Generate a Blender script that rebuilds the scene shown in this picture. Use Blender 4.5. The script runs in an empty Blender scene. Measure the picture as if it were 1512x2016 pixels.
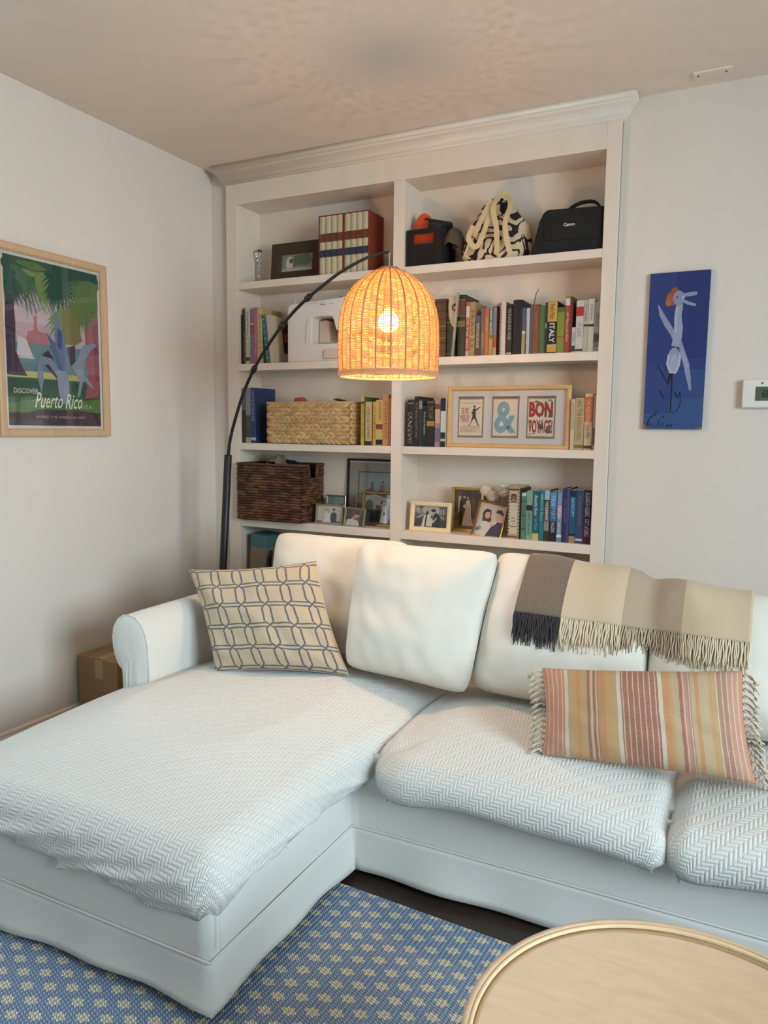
import bpy, bmesh, math, random
from mathutils import Vector, Matrix, noise
from mathutils.bvhtree import BVHTree
PI = math.pi
sc = bpy.context.scene
COL = sc.collection

# ------------------------------------------------------------------ camera
yaw, pitch, roll = -0.4590, 0.1097, 0.0111
Fw = Vector((math.sin(yaw)*math.cos(pitch), math.cos(yaw)*math.cos(pitch), -math.sin(pitch)))
Rt = Vector((math.cos(yaw), -math.sin(yaw), 0)); Up = Rt.cross(Fw)
R2 = math.cos(roll)*Rt + math.sin(roll)*Up; U2 = -math.sin(roll)*Rt + math.cos(roll)*Up
cd = bpy.data.cameras.new('camera'); cam = bpy.data.objects.new('camera', cd); COL.objects.link(cam)
cd.sensor_fit = 'VERTICAL'; cd.sensor_height = 36; cd.lens = 1473.53/2016*36
cam.matrix_world = Matrix(((R2.x, U2.x, -Fw.x, 2.17795), (R2.y, U2.y, -Fw.y, -2.78334), (R2.z, U2.z, -Fw.z, 1.24), (0, 0, 0, 1)))
cd.clip_start = .02
sc.camera = cam
# ------------------------------------------------------------------ exposure, world, daylight
sc.view_settings.view_transform = 'Standard'; sc.view_settings.look = 'None'
sc.view_settings.gamma = 1; sc.view_settings.use_curve_mapping = False
sc.view_settings.exposure = 0.48
wd = bpy.data.worlds.new('world'); sc.world = wd; wd.use_nodes = True
wd.node_tree.nodes['Background'].inputs[0].default_value = (.75, .88, 1, 1)
wd.node_tree.nodes['Background'].inputs[1].default_value = .6
def area_light(name, loc, target, sx, sy, power, color):
    l = bpy.data.lights.new(name, 'AREA'); l.shape = 'RECTANGLE'; l.size = sx; l.size_y = sy; l.energy = power; l.color = color
    o = bpy.data.objects.new(name, l); COL.objects.link(o); o.location = loc
    o.rotation_euler = (Vector(target)-Vector(loc)).to_track_quat('-Z', 'Y').to_euler(); return o
DAY = (.76, .93, 1.0)
area_light('daylight_left_window', (-.30, -1.65, 1.6), (1.5, -1.45, .3), .8, 1.3, 9, DAY).data.spread = math.radians(140)
area_light('daylight_right_window', (4.42, -2.3, 1.5), (0.6, -1.4, .3), 1.6, 1.4, 54, DAY).data.spread = math.radians(130)
BULB = (1.0, .62, .34)
BULB_POWER = 100

# ------------------------------------------------------------------ colour and node helpers
def lin(c):
    r = []
    for v in c[:3]:
        v = v/255; r.append(v/12.92 if v <= .04045 else ((v+.055)/1.055)**2.4)
    return (r[0], r[1], r[2], 1)
class S:                                            # a node socket with arithmetic
    nt = None
    def __init__(s, k): s.k = k
    @staticmethod
    def op(o, *a):
        n = S.nt.nodes.new('ShaderNodeMath'); n.operation = o
        for i, x in enumerate(a):
            if isinstance(x, S): S.nt.links.new(x.k, n.inputs[i])
            else: n.inputs[i].default_value = x
        return S(n.outputs[0])
    def __add__(s, o): return S.op('ADD', s, o)
    __radd__ = __add__
    def __sub__(s, o): return S.op('SUBTRACT', s, o)
    def __rsub__(s, o): return S.op('SUBTRACT', o, s)
    def __mul__(s, o): return S.op('MULTIPLY', s, o)
    __rmul__ = __mul__
    def __truediv__(s, o): return S.op('DIVIDE', s, o)
    def lt(s, o): return S.op('LESS_THAN', s, o)
    def gt(s, o): return S.op('GREATER_THAN', s, o)
    def floor(s): return S.op('FLOOR', s)
    def fract(s): return S.op('FRACT', s)
    def fmod(s, o): return S.op('FLOORED_MODULO', s, o)
    def abs(s): return S.op('ABSOLUTE', s)
    def min(s, o): return S.op('MINIMUM', s, o)
    def max(s, o): return S.op('MAXIMUM', s, o)
    def sin(s): return S.op('SINE', s)
MATS = {}
def mat(name, rgb=(200, 200, 200), rough=.6, bump=0, bscale=60, var=0, vscale=8, metal=0, coat=0, trans=0, ior=1.45, emit=None, estr=0, sheen=0, stretch=(1, 1, 1)):
    if name in MATS: return MATS[name]
    m = bpy.data.materials.new(name); m.use_nodes = True; MATS[name] = m
    nt = m.node_tree; b = nt.nodes['Principled BSDF']; I = b.inputs
    I['Base Color'].default_value = lin(rgb); I['Roughness'].default_value = rough; I['Metallic'].default_value = metal
    I['Coat Weight'].default_value = coat; I['Coat Roughness'].default_value = .08
    I['Transmission Weight'].default_value = trans; I['IOR'].default_value = ior; I['Sheen Weight'].default_value = sheen
    if emit: I['Emission Color'].default_value = lin(emit); I['Emission Strength'].default_value = estr
    tc = nt.nodes.new('ShaderNodeTexCoord'); mp = nt.nodes.new('ShaderNodeMapping'); mp.inputs['Scale'].default_value = stretch
    nt.links.new(tc.outputs['Object'], mp.inputs['Vector'])
    if bump:
        n = nt.nodes.new('ShaderNodeTexNoise'); n.inputs['Scale'].default_value = bscale; n.inputs['Detail'].default_value = 4
        nt.links.new(mp.outputs[0], n.inputs['Vector'])
        bp = nt.nodes.new('ShaderNodeBump'); bp.inputs['Strength'].default_value = bump; bp.inputs['Distance'].default_value = .002
        nt.links.new(n.outputs['Fac'], bp.inputs['Height']); nt.links.new(bp.outputs[0], I['Normal'])
    # a slight procedural mottling on every surface
    n = nt.nodes.new('ShaderNodeTexNoise'); n.inputs['Scale'].default_value = vscale; n.inputs['Detail'].default_value = 5
    nt.links.new(mp.outputs[0], n.inputs['Vector'])
    mx = nt.nodes.new('ShaderNodeMix'); mx.data_type = 'RGBA'
    v = max(var, .02); c = lin(rgb)
    mx.inputs[6].default_value = (c[0]*(1-v), c[1]*(1-v), c[2]*(1-v), 1)
    mx.inputs[7].default_value = (min(1, c[0]*(1+v)), min(1, c[1]*(1+v)), min(1, c[2]*(1+v)), 1)
    nt.links.new(n.outputs['Fac'], mx.inputs[0]); nt.links.new(mx.outputs[2], I['Base Color'])
    return m
def cmat(rgb, rough=.65, **k):                       # one material per flat colour, slightly greyed and darkened
    g = sum(rgb[:3])/3; rgb = tuple(int((c*.9+g*.1)*.87) for c in rgb[:3])
    return mat('paint_%d_%d_%d' % tuple(rgb[:3]), rgb, rough, **k)
def begin(m):
    S.nt = m.node_tree; return m.node_tree, m.node_tree.nodes['Principled BSDF']
def uvxy(nt, which='UV'):
    tc = nt.nodes.new('ShaderNodeTexCoord'); sp = nt.nodes.new('ShaderNodeSeparateXYZ'); nt.links.new(tc.outputs[which], sp.inputs[0])
    return S(sp.outputs[0]), S(sp.outputs[1]), S(sp.outputs[2]), tc
def mixc(nt, fac, a, b):
    mx = nt.nodes.new('ShaderNodeMix'); mx.data_type = 'RGBA'
    for i, x in ((0, fac), (6, a), (7, b)):
        if isinstance(x, S): nt.links.new(x.k, mx.inputs[i])
        elif hasattr(x, 'is_linked'): nt.links.new(x, mx.inputs[i])
        else: mx.inputs[i].default_value = x if i == 0 else lin(x)
    return mx.outputs[2]
def ntex(nt, tc, scale, which='UV', detail=3, stretch=None):
    n = nt.nodes.new('ShaderNodeTexNoise'); n.inputs['Scale'].default_value = scale; n.inputs['Detail'].default_value = detail
    if stretch:
        mp = nt.nodes.new('ShaderNodeMapping'); mp.inputs['Scale'].default_value = stretch
        nt.links.new(tc.outputs[which], mp.inputs[0]); nt.links.new(mp.outputs[0], n.inputs['Vector'])
    else: nt.links.new(tc.outputs[which], n.inputs['Vector'])
    return S(n.outputs['Fac'])
def setbump(nt, b, h, strength, dist):
    bp = nt.nodes.new('ShaderNodeBump'); bp.inputs['Strength'].default_value = strength; bp.inputs['Distance'].default_value = dist
    nt.links.new(h.k, bp.inputs['Height']); nt.links.new(bp.outputs[0], b.inputs['Normal'])

WALL = mat('wall_paint', (217, 207, 198), .75, .12, 220, .015, 1.5)
CEIL = mat('ceiling_paint', (228, 214, 201), .85, .2, 120, .015, 1.5)
TRIM = mat('trim_paint', (226, 214, 200), .4, .04, 40, .02)
CASE = mat('bookcase_paint', (222, 209, 195), .42, .04, 30, .02, 4)
COTTON = mat('white_cotton', (214, 214, 210), .9, .35, 900, .02, 5, sheen=.2)
BLACKM = mat('black_metal', (24, 24, 26), .45, .05, 200, .05)
BRASS = mat('brass', (190, 150, 80), .3, 0, 60, .1, metal=1)
SILVER = mat('silver_metal', (190, 185, 170), .3, 0, 60, .1, metal=1)
PAGES = mat('paper_pages', (226, 212, 184), .85, .6, 300, .05, stretch=(12, 1, 1))
MATB = mat('mat_board', (216, 208, 200), .8)
GLASS = mat('clear_glass', (245, 250, 250), .03, trans=1, ior=1.5)
DARKFLOOR = mat('dark_wood_floor', (52, 42, 36), .4, .2, 30, .25, 6, stretch=(1, 12, 1))
# glass over pictures: mostly clear, mirror-like at the Fresnel rate
PANE = bpy.data.materials.new('picture_glass'); PANE.use_nodes = True
_n = PANE.node_tree; _n.nodes.remove(_n.nodes['Principled BSDF'])
_t = _n.nodes.new('ShaderNodeBsdfTransparent'); _g = _n.nodes.new('ShaderNodeBsdfGlossy'); _g.inputs['Roughness'].default_value = .02
_f = _n.nodes.new('ShaderNodeFresnel'); _f.inputs[0].default_value = 1.6; _m = _n.nodes.new('ShaderNodeMixShader')
_q = _n.nodes.new('ShaderNodeNewGeometry'); _s = _n.nodes.new('ShaderNodeMath'); _s.operation = 'SUBTRACT'; _s.inputs[0].default_value = 1; _n.links.new(_q.outputs['Backfacing'], _s.inputs[1])
_p = _n.nodes.new('ShaderNodeMath'); _p.operation = 'MULTIPLY'; _n.links.new(_f.outputs[0], _p.inputs[0]); _n.links.new(_s.outputs[0], _p.inputs[1])
_n.links.new(_p.outputs[0], _m.inputs[0]); _n.links.new(_t.outputs[0], _m.inputs[1]); _n.links.new(_g.outputs[0], _m.inputs[2])
_n.links.new(_m.outputs[0], _n.nodes['Material Output'].inputs['Surface'])

def woven_cover():                                   # quilted herringbone of little raised bars, 8 mm cells, bars 3:1
    m = mat('herringbone_knit', (212, 211, 207), .9, 0, 60, .01, 4, sheen=.25)
    nt, b = begin(m); x, y, z, tc = uvxy(nt)
    c = .0088; X = x/c; Y = y/c
    i = X.floor(); j = Y.floor(); fx = X.fract(); fy = Y.fract()
    k = (i-j).fmod(6.0)
    hor = k.lt(2.5)
    along = hor*(k+fx) + (1-hor)*((5-k)+fy)
    across = hor*fy + (1-hor)*fx
    e = along.min(3-along).min(across.min(1-across)*1.0)
    h = S.op('SMOOTH_MIN', e, .36, .22)
    fine = ntex(nt, tc, 900)
    setbump(nt, b, h*1.0+fine*.05, 1.0, .0038)
    bc = b.inputs['Base Color'].links[0].from_socket
    nt.links.new(mixc(nt, e.lt(.10)*.35, bc, (168, 172, 174)), b.inputs['Base Color'])
    return m
KNIT = woven_cover()

def lattice():                                       # linen with a chain of grey-blue octagon links
    m = mat('lattice_linen', (190, 174, 148), .9, .3, 500, .05, 30, sheen=.1)
    nt, b = begin(m); x, y, z, tc = uvxy(nt)
    wob = ntex(nt, tc, 8); X = x*5.7+(wob-.5)*.10+.3; Y = y*5.2+(wob-.5)*.10+.42
    fx = (X.fract()-.5); fy = (Y.fract()-.5)          # node at the cell centre
    ax = fx.abs(); ay = fy.abs()
    w1 = ((ay-.0)*1.0).min(.185)                        # tall link running in y: half width by distance from node
    w2 = ((ax-.0)*.75).min(.085)
    d1 = (ax-w1).abs(); d2 = (ay-w2).abs()
    l1 = d1.lt(.038)*ax.lt(.24); l2 = d2.lt(.034)*ay.lt(.16)
    line = l1.max(l2)
    bc = b.inputs['Base Color'].links[0].from_socket
    slub = ntex(nt, tc, 30, stretch=(1, 14, 1))
    c1 = mixc(nt, slub*.5, bc, (166, 148, 122))
    nt.links.new(mixc(nt, line*.95, c1, (84, 86, 98)), b.inputs['Base Color'])
    return m
LATTICE = lattice()

def ramp(nt, fac, stops, interp='CONSTANT'):
    r = nt.nodes.new('ShaderNodeValToRGB'); r.color_ramp.interpolation = interp
    e = r.color_ramp.elements
    while len(e) > 1: e.remove(e[-1])
    e[0].position = stops[0][0]; e[0].color = lin(stops[0][1])
    for p, c in stops[1:]:
        q = e.new(p); q.color = lin(c)
    nt.links.new(fac.k, r.inputs[0]); return r.outputs[0]
def stripes():
    m = mat('striped_weave', (200, 150, 110), .92, .4, 600, .02, 30, sheen=.1)
    nt, b = begin(m); x, y, z, tc = uvxy(nt)
    u = x+(ntex(nt, tc, 3)-.5)*.012
    sal, crm, tan, org, gold, red, bei, mau, pnk = (196, 132, 108), (216, 204, 184), (184, 158, 116), (194, 138, 86), (196, 152, 96), (158, 90, 76), (190, 168, 132), (164, 118, 104), (190, 138, 122)
    st = [(0, sal), (.118, crm), (.14, tan), (.165, gold), (.185, org), (.205, gold), (.22, tan), (.242, red), (.256, bei), (.27, red), (.282, tan), (.29, mau), (.298, org), (.335, gold), (.375, tan), (.392, crm), (.412, red), (.592, crm), (.612, org), (.642, gold), (.66, bei), (.69, red), (.705, pnk), (.73, mau), (.745, bei), (.765, org), (.785, bei), (.83, gold), (.85, tan), (.872, mau), (.925, pnk), (.975, sal)]
    base = ramp(nt, u, st)
    # thin pale pinstripes inside the salmon and the brick-red bands
    k = (u*38).fract(); thin = k.lt(.17)
    band = (u.lt(.118)).max(u.gt(.412)*u.lt(.592)).max(u.gt(.86)).max(u.gt(.69)*u.lt(.745)).max(u.gt(.242)*u.lt(.298))
    c = mixc(nt, thin*band*.85, base, (228, 205, 182))
    g = ntex(nt, tc, 60, stretch=(4, 1, 1)); g2 = ntex(nt, tc, 60, stretch=(1, 6, 1))
    c = mixc(nt, (g-.35).max(0.0)*.9, c, (222, 200, 166))
    c = mixc(nt, (g2-.5).max(0.0)*.8, c, (150, 108, 78))
    c = mixc(nt, .22, c, (110, 84, 66))
    nt.links.new(c, b.inputs['Base Color'])
    return m
STRIPE = stripes()

def herring_throw(name, dark, light, contrast):
    m = mat(name, light, .95, .2, 700, .03, 20, sheen=.2)
    nt, b = begin(m); x, y, z, tc = uvxy(nt)
    t = ((x*42).fract()-.5).abs()*2
    k = (y*165+t*2.6).fract()
    nt.links.new(mixc(nt, k.gt(.5)*contrast, light, dark), b.inputs['Base Color'])
    setbump(nt, b, k.gt(.5)*1.0+ntex(nt, tc, 500)*.4, .5, .0008)
    return m
THR_D = herring_throw('throw_charcoal', (44, 40, 42), (148, 132, 114), .95)
THR_C = herring_throw('throw_cream', (184, 164, 136), (206, 186, 158), .8)
THR_T = herring_throw('throw_tan', (162, 144, 122), (174, 154, 132), .8)

def rug_material():
    m = mat('woven_rug', (110, 138, 176), .95, 0, 60, .05, 6)
    nt, b = begin(m); x, y, z, tc = uvxy(nt, 'Object')
    px, py = .0453, .046
    wob = ntex(nt, tc, 60, 'Object'); xx = x+(wob-.5)*.006; yy = y+(wob-.5)*.004
    col = (xx/px).floor(); lx = ((xx/px).fract()-.5)*px
    par = col.fmod(2.0); ly = (((yy+par*.023)/py).fract()-.5)*py
    th = S.op('ARCTAN2', ly, lx); r = S.op('SQRT', (lx*.72)*(lx*.72)+ly*ly)
    pet = r.lt(.0112*(1.0+.17*S.op('COSINE', th*6)))
    dot = r.lt(.0016)
    # ribs running away from the sofa, each a file of short slanted stitches
    rx = x/.01132; cr_ = rx.fract(); rib = rx.floor()
    u = (y/.0072+cr_*.9+rib*.5).fract()
    st = ((1-((cr_-.5)*2).abs())*1.6).min(1.0)*((1-((u-.5)*2).abs())*2.0).min(1.0)
    rnd = ntex(nt, tc, 260, 'Object'); big = ntex(nt, tc, 3, 'Object')
    blue = mixc(nt, st.min(1.0), (92, 112, 142), (156, 174, 198))
    blue = mixc(nt, rnd.gt(.56)*.35, blue, (186, 198, 214))
    blue = mixc(nt, big*.25, blue, (96, 118, 150))
    cream = mixc(nt, st.min(1.0), (176, 168, 150), (226, 220, 202))
    c = mixc(nt, pet, blue, cream); c = mixc(nt, dot*.8, c, (140, 128, 110))
    nt.links.new(c, b.inputs['Base Color'])
    setbump(nt, b, st+pet*.5, .9, .0026)
    return m
RUG = rug_material()

def wood(name, a, bcol, scale=3, stretch=(1, 8, 8), rough=.5):
    m = mat(name, a, rough, .05, 80, .03)
    nt, b = begin(m); x, y, z, tc = uvxy(nt, 'Object')
    n1 = ntex(nt, tc, scale, 'Object', 6, stretch); n2 = ntex(nt, tc, 1.4, 'Object', 2, (1, 2.2, 1))
    rings = ((n2*9).fract()-.5).abs()*2
    c = mixc(nt, n1, a, bcol); c = mixc(nt, (rings.lt(.16))*.22, c, bcol)
    nt.links.new(c, b.inputs['Base Color']); return m
MAPLE = wood('maple_wood', (214, 184, 156), (190, 158, 128), 5, (3, 14, 1), .45)
MAPLE_L = wood('pale_edge_wood', (226, 200, 164), (210, 180, 142), 5, (2, 12, 1), .45)
OAKF = wood('pale_oak_frame', (206, 172, 138), (184, 148, 112), 6, (9, 9, 1.2), .55)
OAKH = wood('golden_frame_wood', (214, 174, 118), (190, 146, 90), 6, (2, 9, 9), .5)
CARD = mat('cardboard', (150, 118, 84), .8, .25, 90, .06, 5)

# ------------------------------------------------------------------ mesh builder
class M:
    def __init__(s): s.v = []; s.f = []; s.mi = []; s.uv = {}
    def quad(s, pts, mi=0):
        n = len(s.v); s.v += [tuple(p) for p in pts]; s.f.append(tuple(range(n, n+len(pts)))); s.mi.append(mi); return len(s.f)-1
    def box(s, x0, x1, y0, y1, z0, z1, mi=0, T=None):
        n = len(s.v); P = [(x, y, z) for x in (x0, x1) for y in (y0, y1) for z in (z0, z1)]
        if T: P = [tuple(T @ Vector(p)) for p in P]
        s.v += P
        for q in ((0, 1, 3, 2), (4, 6, 7, 5), (0, 4, 5, 1), (2, 3, 7, 6), (0, 2, 6, 4), (1, 5, 7, 3)):
            s.f.append(tuple(n+i for i in q)); s.mi.append(mi)
        return s
    def rbox(s, x0, x1, y0, y1, z0, z1, r=.004, mi=0, T=None):     # box with chamfered edges
        xs = ((x0, x0+r), (x1, x1-r)); ys = ((y0, y0+r), (y1, y1-r)); zs = ((z0, z0+r), (z1, z1-r))
        bm = bmesh.new(); bmesh.ops.create_cube(bm, size=1)
        for v in bm.verts: v.co = Vector(((x0+x1)/2+v.co.x*(x1-x0), (y0+y1)/2+v.co.y*(y1-y0), (z0+z1)/2+v.co.z*(z1-z0)))
        bmesh.ops.bevel(bm, geom=bm.edges[:], offset=r, segments=2, profile=.7, affect='EDGES')
        s.add_bm(bm, mi, T); return s
    def add_bm(s, bm, mi=0, T=None):
        n = len(s.v); bm.verts.ensure_lookup_table(); bm.verts.index_update()
        for v in bm.verts: s.v.append(tuple(T @ v.co if T else v.co))
        for f in bm.faces: s.f.append(tuple(n+v.index for v in f.verts)); s.mi.append(mi)
        bm.free()
    def prism(s, pts, y0, y1, mi=0, axis='Y', T=None):              # polygon in XZ extruded along Y (or XY along Z)
        n = len(s.v); k = len(pts)
        for y in (y0, y1):
            for a, b in pts:
                p = (a, y, b) if axis == 'Y' else ((a, b, y) if axis == 'Z' else (y, a, b))
                s.v.append(tuple(T @ Vector(p)) if T else p)
        s.f.append(tuple(n+i for i in range(k))); s.mi.append(mi)
        s.f.append(tuple(n+k+i for i in reversed(range(k)))); s.mi.append(mi)
        for i in range(k):
            j = (i+1) % k; s.f.append((n+i, n+k+i, n+k+j, n+j)); s.mi.append(mi)
        return s
    def tube(s, pts, r, seg=8, mi=0, cap=True, closed=False):
        pts = [Vector(p) for p in pts]; n = len(s.v); k = len(pts); prev = None
        for i, p in enumerate(pts):
            if closed: t = pts[(i+1) % k]-pts[i-1]
            else: t = pts[min(i+1, k-1)]-pts[max(i-1, 0)]
            t.normalize()
            if prev is None:
                a = t.orthogonal().normalized()
            else:
                a = (prev-t*prev.dot(t)); a = a.normalized() if a.length > 1e-6 else t.orthogonal().normalized()
            prev = a; b = t.cross(a); rr = r[i] if isinstance(r, (list, tuple)) else r
            for q in range(seg):
                an = 2*PI*q/seg; s.v.append(tuple(p+(a*math.cos(an)+b*math.sin(an))*rr))
        R = k if closed else k-1
        for i in range(R):
            i2 = (i+1) % k
            for q in range(seg):
                q2 = (q+1) % seg; s.f.append((n+i*seg+q, n+i*seg+q2, n+i2*seg+q2, n+i2*seg+q)); s.mi.append(mi)
        if cap and not closed:
            s.f.append(tuple(n+q for q in reversed(range(seg)))); s.mi.append(mi)
            s.f.append(tuple(n+(k-1)*seg+q for q in range(seg))); s.mi.append(mi)
        return s
    def lathe(s, prof, seg=24, c=(0, 0, 0), mi=0, close=False):
        n = len(s.v); k = len(prof)
        for r, z in prof:
            for q in range(seg):
                an = 2*PI*q/seg; s.v.append((c[0]+r*math.cos(an), c[1]+r*math.sin(an), c[2]+z))
        for i in range(k if close else k-1):
            i2 = (i+1) % k
            for q in range(seg):
                q2 = (q+1) % seg; s.f.append((n+i*seg+q, n+i*seg+q2, n+i2*seg+q2, n+i2*seg+q)); s.mi.append(mi)
        if not close:
            s.f.append(tuple(n+q for q in reversed(range(seg)))); s.mi.append(mi)
            s.f.append(tuple(n+(k-1)*seg+q for q in range(seg))); s.mi.append(mi)
        return s
    def grid(s, fn, nu, nv, mi=0, closeu=False, uvf=None, mif=None):
        n = len(s.v)
        W = nu if closeu else nu+1
        for j in range(nv+1):
            for i in range(W): s.v.append(tuple(fn(i/nu, j/nv)))
        for j in range(nv):
            for i in range(nu):
                i2 = (i+1) % W
                q = (n+j*W+i, n+j*W+i2, n+(j+1)*W+i2, n+(j+1)*W+i)
                s.f.append(q); s.mi.append(mif((i+.5)/nu, (j+.5)/nv) if mif else mi)
                if uvf: s.uv[len(s.f)-1] = [uvf(i/nu, j/nv), uvf((i+1)/nu, j/nv), uvf((i+1)/nu, (j+1)/nv), uvf(i/nu, (j+1)/nv)]
        return s
    def ell(s, c, r, T=None, seg=8, rings=5, mi=0):
        n = len(s.v)
        for j in range(rings+1):
            a = PI*j/rings
            for q in range(seg):
                b = 2*PI*q/seg; p = Vector((r[0]*math.cos(a), r[1]*math.sin(a)*math.cos(b), r[2]*math.sin(a)*math.sin(b)))
                if T: p = T @ p
                s.v.append(tuple(p+Vector(c)))
        for j in range(rings):
            for q in range(seg):
                q2 = (q+1) % seg; s.f.append((n+j*seg+q, n+j*seg+q2, n+(j+1)*seg+q2, n+(j+1)*seg+q)); s.mi.append(mi)
        return s
    def build(s, name, mats, parent=None, smooth=False, bevel=0, merge=False, loc=None):
        me = bpy.data.meshes.new(name); me.from_pydata(s.v, [], s.f)
        if not isinstance(mats, (list, tuple)): mats = [mats]
        for m in mats: me.materials.append(m)
        me.polygons.foreach_set('material_index', s.mi)
        if s.uv:
            L = me.uv_layers.new(name='UVMap').data
            for fi, cs in s.uv.items():
                p = me.polygons[fi]
                for k, li in enumerate(p.loop_indices): L[li].uv = cs[k]
        if merge:
            bm = bmesh.new(); bm.from_mesh(me); bmesh.ops.remove_doubles(bm, verts=bm.verts, dist=1e-5); bm.to_mesh(me); bm.free()
        if smooth is True: me.polygons.foreach_set('use_smooth', [True]*len(me.polygons))
        elif smooth: me.shade_smooth_by_angle(smooth) if hasattr(me, 'shade_smooth_by_angle') else me.polygons.foreach_set('use_smooth', [True]*len(me.polygons))
        me.validate(); me.update()
        o = bpy.data.objects.new(name, me); COL.objects.link(o)
        if parent: o.parent = parent
        if loc: o.location = loc
        if bevel:
            md = o.modifiers.new('soft_edges', 'BEVEL'); md.width = bevel; md.segments = 2; md.limit_method = 'ANGLE'
        return o
def tag(o, label, cat, group=None):
    o['label'] = label; o['category'] = cat
    if group: o['group'] = group
    return o
def thing(name, loc, label, cat, group=None, rot=(0, 0, 0)):
    o = bpy.data.objects.new(name, None); COL.objects.link(o); o.empty_display_size = .02
    o.location = loc; o.rotation_euler = rot; return tag(o, label, cat, group)
def struct(o): o['kind'] = 'structure'; return o
def fbm(x, y, z, s=1): return noise.noise(Vector((x*s, y*s, z*s)))
def smooth(a, b, x):
    t = max(0, min(1, (x-a)/(b-a))); return t*t*(3-2*t)

_tc = {}
def text_geo(s, bold=0, shear=0):
    k = (s, bold, shear)
    if k not in _tc:
        c = bpy.data.curves.new('lettering', 'FONT'); c.body = s; c.offset = bold; c.shear = shear; c.resolution_u = 2; c.size = 1
        o = bpy.data.objects.new('lettering', c); me = bpy.data.meshes.new_from_object(o)
        v = [tuple(p.co) for p in me.vertices]; f = [tuple(p.vertices) for p in me.polygons]
        bpy.data.objects.remove(o); bpy.data.curves.remove(c); bpy.data.meshes.remove(me)
        if v:
            x0 = min(p[0] for p in v); x1 = max(p[0] for p in v); y0 = min(p[1] for p in v); y1 = max(p[1] for p in v)
            v = [((p[0]-x0)/max(1e-6, x1-x0), (p[1]-y0)/max(1e-6, y1-y0)) for p in v]
        _tc[k] = (v, f)
    return _tc[k]
def add_text(mb, s, x0, x1, z0, z1, y, mi=0, bold=0, shear=0, rot=0):
    """flat lettering facing -Y filling the box; rot=-90 makes it read downwards, 90 upwards"""
    v, f = text_geo(s, bold, shear); n = len(mb.v)
    for a, b in v:
        if rot == -90: a, b = b, 1-a
        elif rot == 90: a, b = 1-b, a
        mb.v.append((x0+a*(x1-x0), y, z0+b*(z1-z0)))
    for q in f: mb.f.append(tuple(n+i for i in q)); mb.mi.append(mi)
def art(name, w, h, shapes, parent, y=0, x0=0, z0=0, step=.00012):
    """a flat printed picture: coloured shapes, layer over layer. shapes: (rgb, [(u,v)...]) or (rgb,'text',str,(u0,u1,v0,v1),opts)"""
    mb = M(); mats = []; idx = {}; step = min(step, .0016/max(1, len(shapes)))
    def mi(c):
        if c not in idx: idx[c] = len(mats); mats.append(cmat(c, .55))
        return idx[c]
    for i, sh in enumerate(shapes):
        yy = y-i*step
        if sh[1] == 'text':
            u0, u1, v0, v1 = sh[3]; add_text(mb, sh[2], x0+u0*w, x0+u1*w, z0+v0*h, z0+v1*h, yy, mi(sh[0]), **(sh[4] if len(sh) > 4 else {}))
        else:
            mb.quad([(x0+u*w, yy, z0+v*h) for u, v in sh[1]], mi(sh[0]))
    return mb.build(name, mats, parent)
R_ = lambda a, b, c, d: [(a, c), (b, c), (b, d), (a, d)]
def C_(cx, cy, rx, ry=None, n=14, a0=0, a1=360):
    ry = rx if ry is None else ry
    return [(cx+rx*math.cos(math.radians(a0+(a1-a0)*i/n)), cy+ry*math.sin(math.radians(a0+(a1-a0)*i/n))) for i in range(n if a1-a0 == 360 else n+1)]

# ------------------------------------------------------------------ room
XL, XR, YB, YF, ZC = -.10, 4.3, .025, -4.5, 2.382
struct(M().box(XL-.1, XR+.1, YF-.1, YB+.1, -.1, 0).build('floor', DARKFLOOR))
struct(M().box(XL-.1, XR+.1, YF-.1, YB+.1, ZC, ZC+.1).build('ceiling', CEIL))
struct(M().box(XL-.1, XL, -1.25, YB+.1, 0, ZC).box(XL-.1, XL, YF, -2.05, 0, ZC).box(XL-.1, XL, -2.05, -1.25, 0, .95).box(XL-.1, XL, -2.05, -1.25, 2.25, ZC).build('wall_left', WALL))
struct(M().box(XL, -.0005, YB, YB+.25, 0, ZC).box(1.7005, XR+.1, YB, YB+.25, 0, ZC).box(-.0005, 1.7005, .186, YB+.25, 0, ZC).build('wall_back', WALL))
w = M(); w.box(XR, XR+.1, YF, -3.1, 0, ZC).box(XR, XR+.1, -1.5, YB, 0, ZC).box(XR, XR+.1, -3.1, -1.5, 0, .8).box(XR, XR+.1, -3.1, -1.5, 2.2, ZC)
struct(w.build('wall_right', WALL))
w = M(); w.box(XL-.1, XR+.1, YF-.1, YF, 0, ZC)
struct(w.build('wall_front', WALL))
w = M(); w.box(XR-.01, XR+.05, -3.1, -1.5, .78, .82).box(XR-.01, XR+.05, -3.1, -1.5, 2.18, 2.22).box(XR-.01, XR+.05, -3.12, -3.08, .8, 2.2).box(XR-.01, XR+.05, -1.52, -1.48, .8, 2.2)
w.box(XR+.01, XR+.04, -2.315, -2.285, .8, 2.2).box(XR+.01, XR+.04, -3.1, -1.5, 1.485, 1.515)
struct(w.build('window_1', TRIM))
w = M(); w.box(XL-.05, XL+.01, -2.05, -1.25, .93, .97).box(XL-.05, XL+.01, -2.05, -1.25, 2.23, 2.27).box(XL-.05, XL+.01, -2.07, -2.03, .95, 2.25).box(XL-.05, XL+.01, -1.27, -1.23, .95, 2.25)
w.box(XL-.04, XL-.01, -1.665, -1.635, .95, 2.25).box(XL-.04, XL-.01, -2.05, -1.25, 1.585, 1.615)
struct(w.build('window_2', TRIM))
w = M(); w.prism([(XL, 0), (XL+.016, 0), (XL+.016, .155), (XL+.010, .170), (XL+.010, .178), (XL, .184)], YF, YB)
struct(w.build('baseboard_left', TRIM))
w = M()
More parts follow.
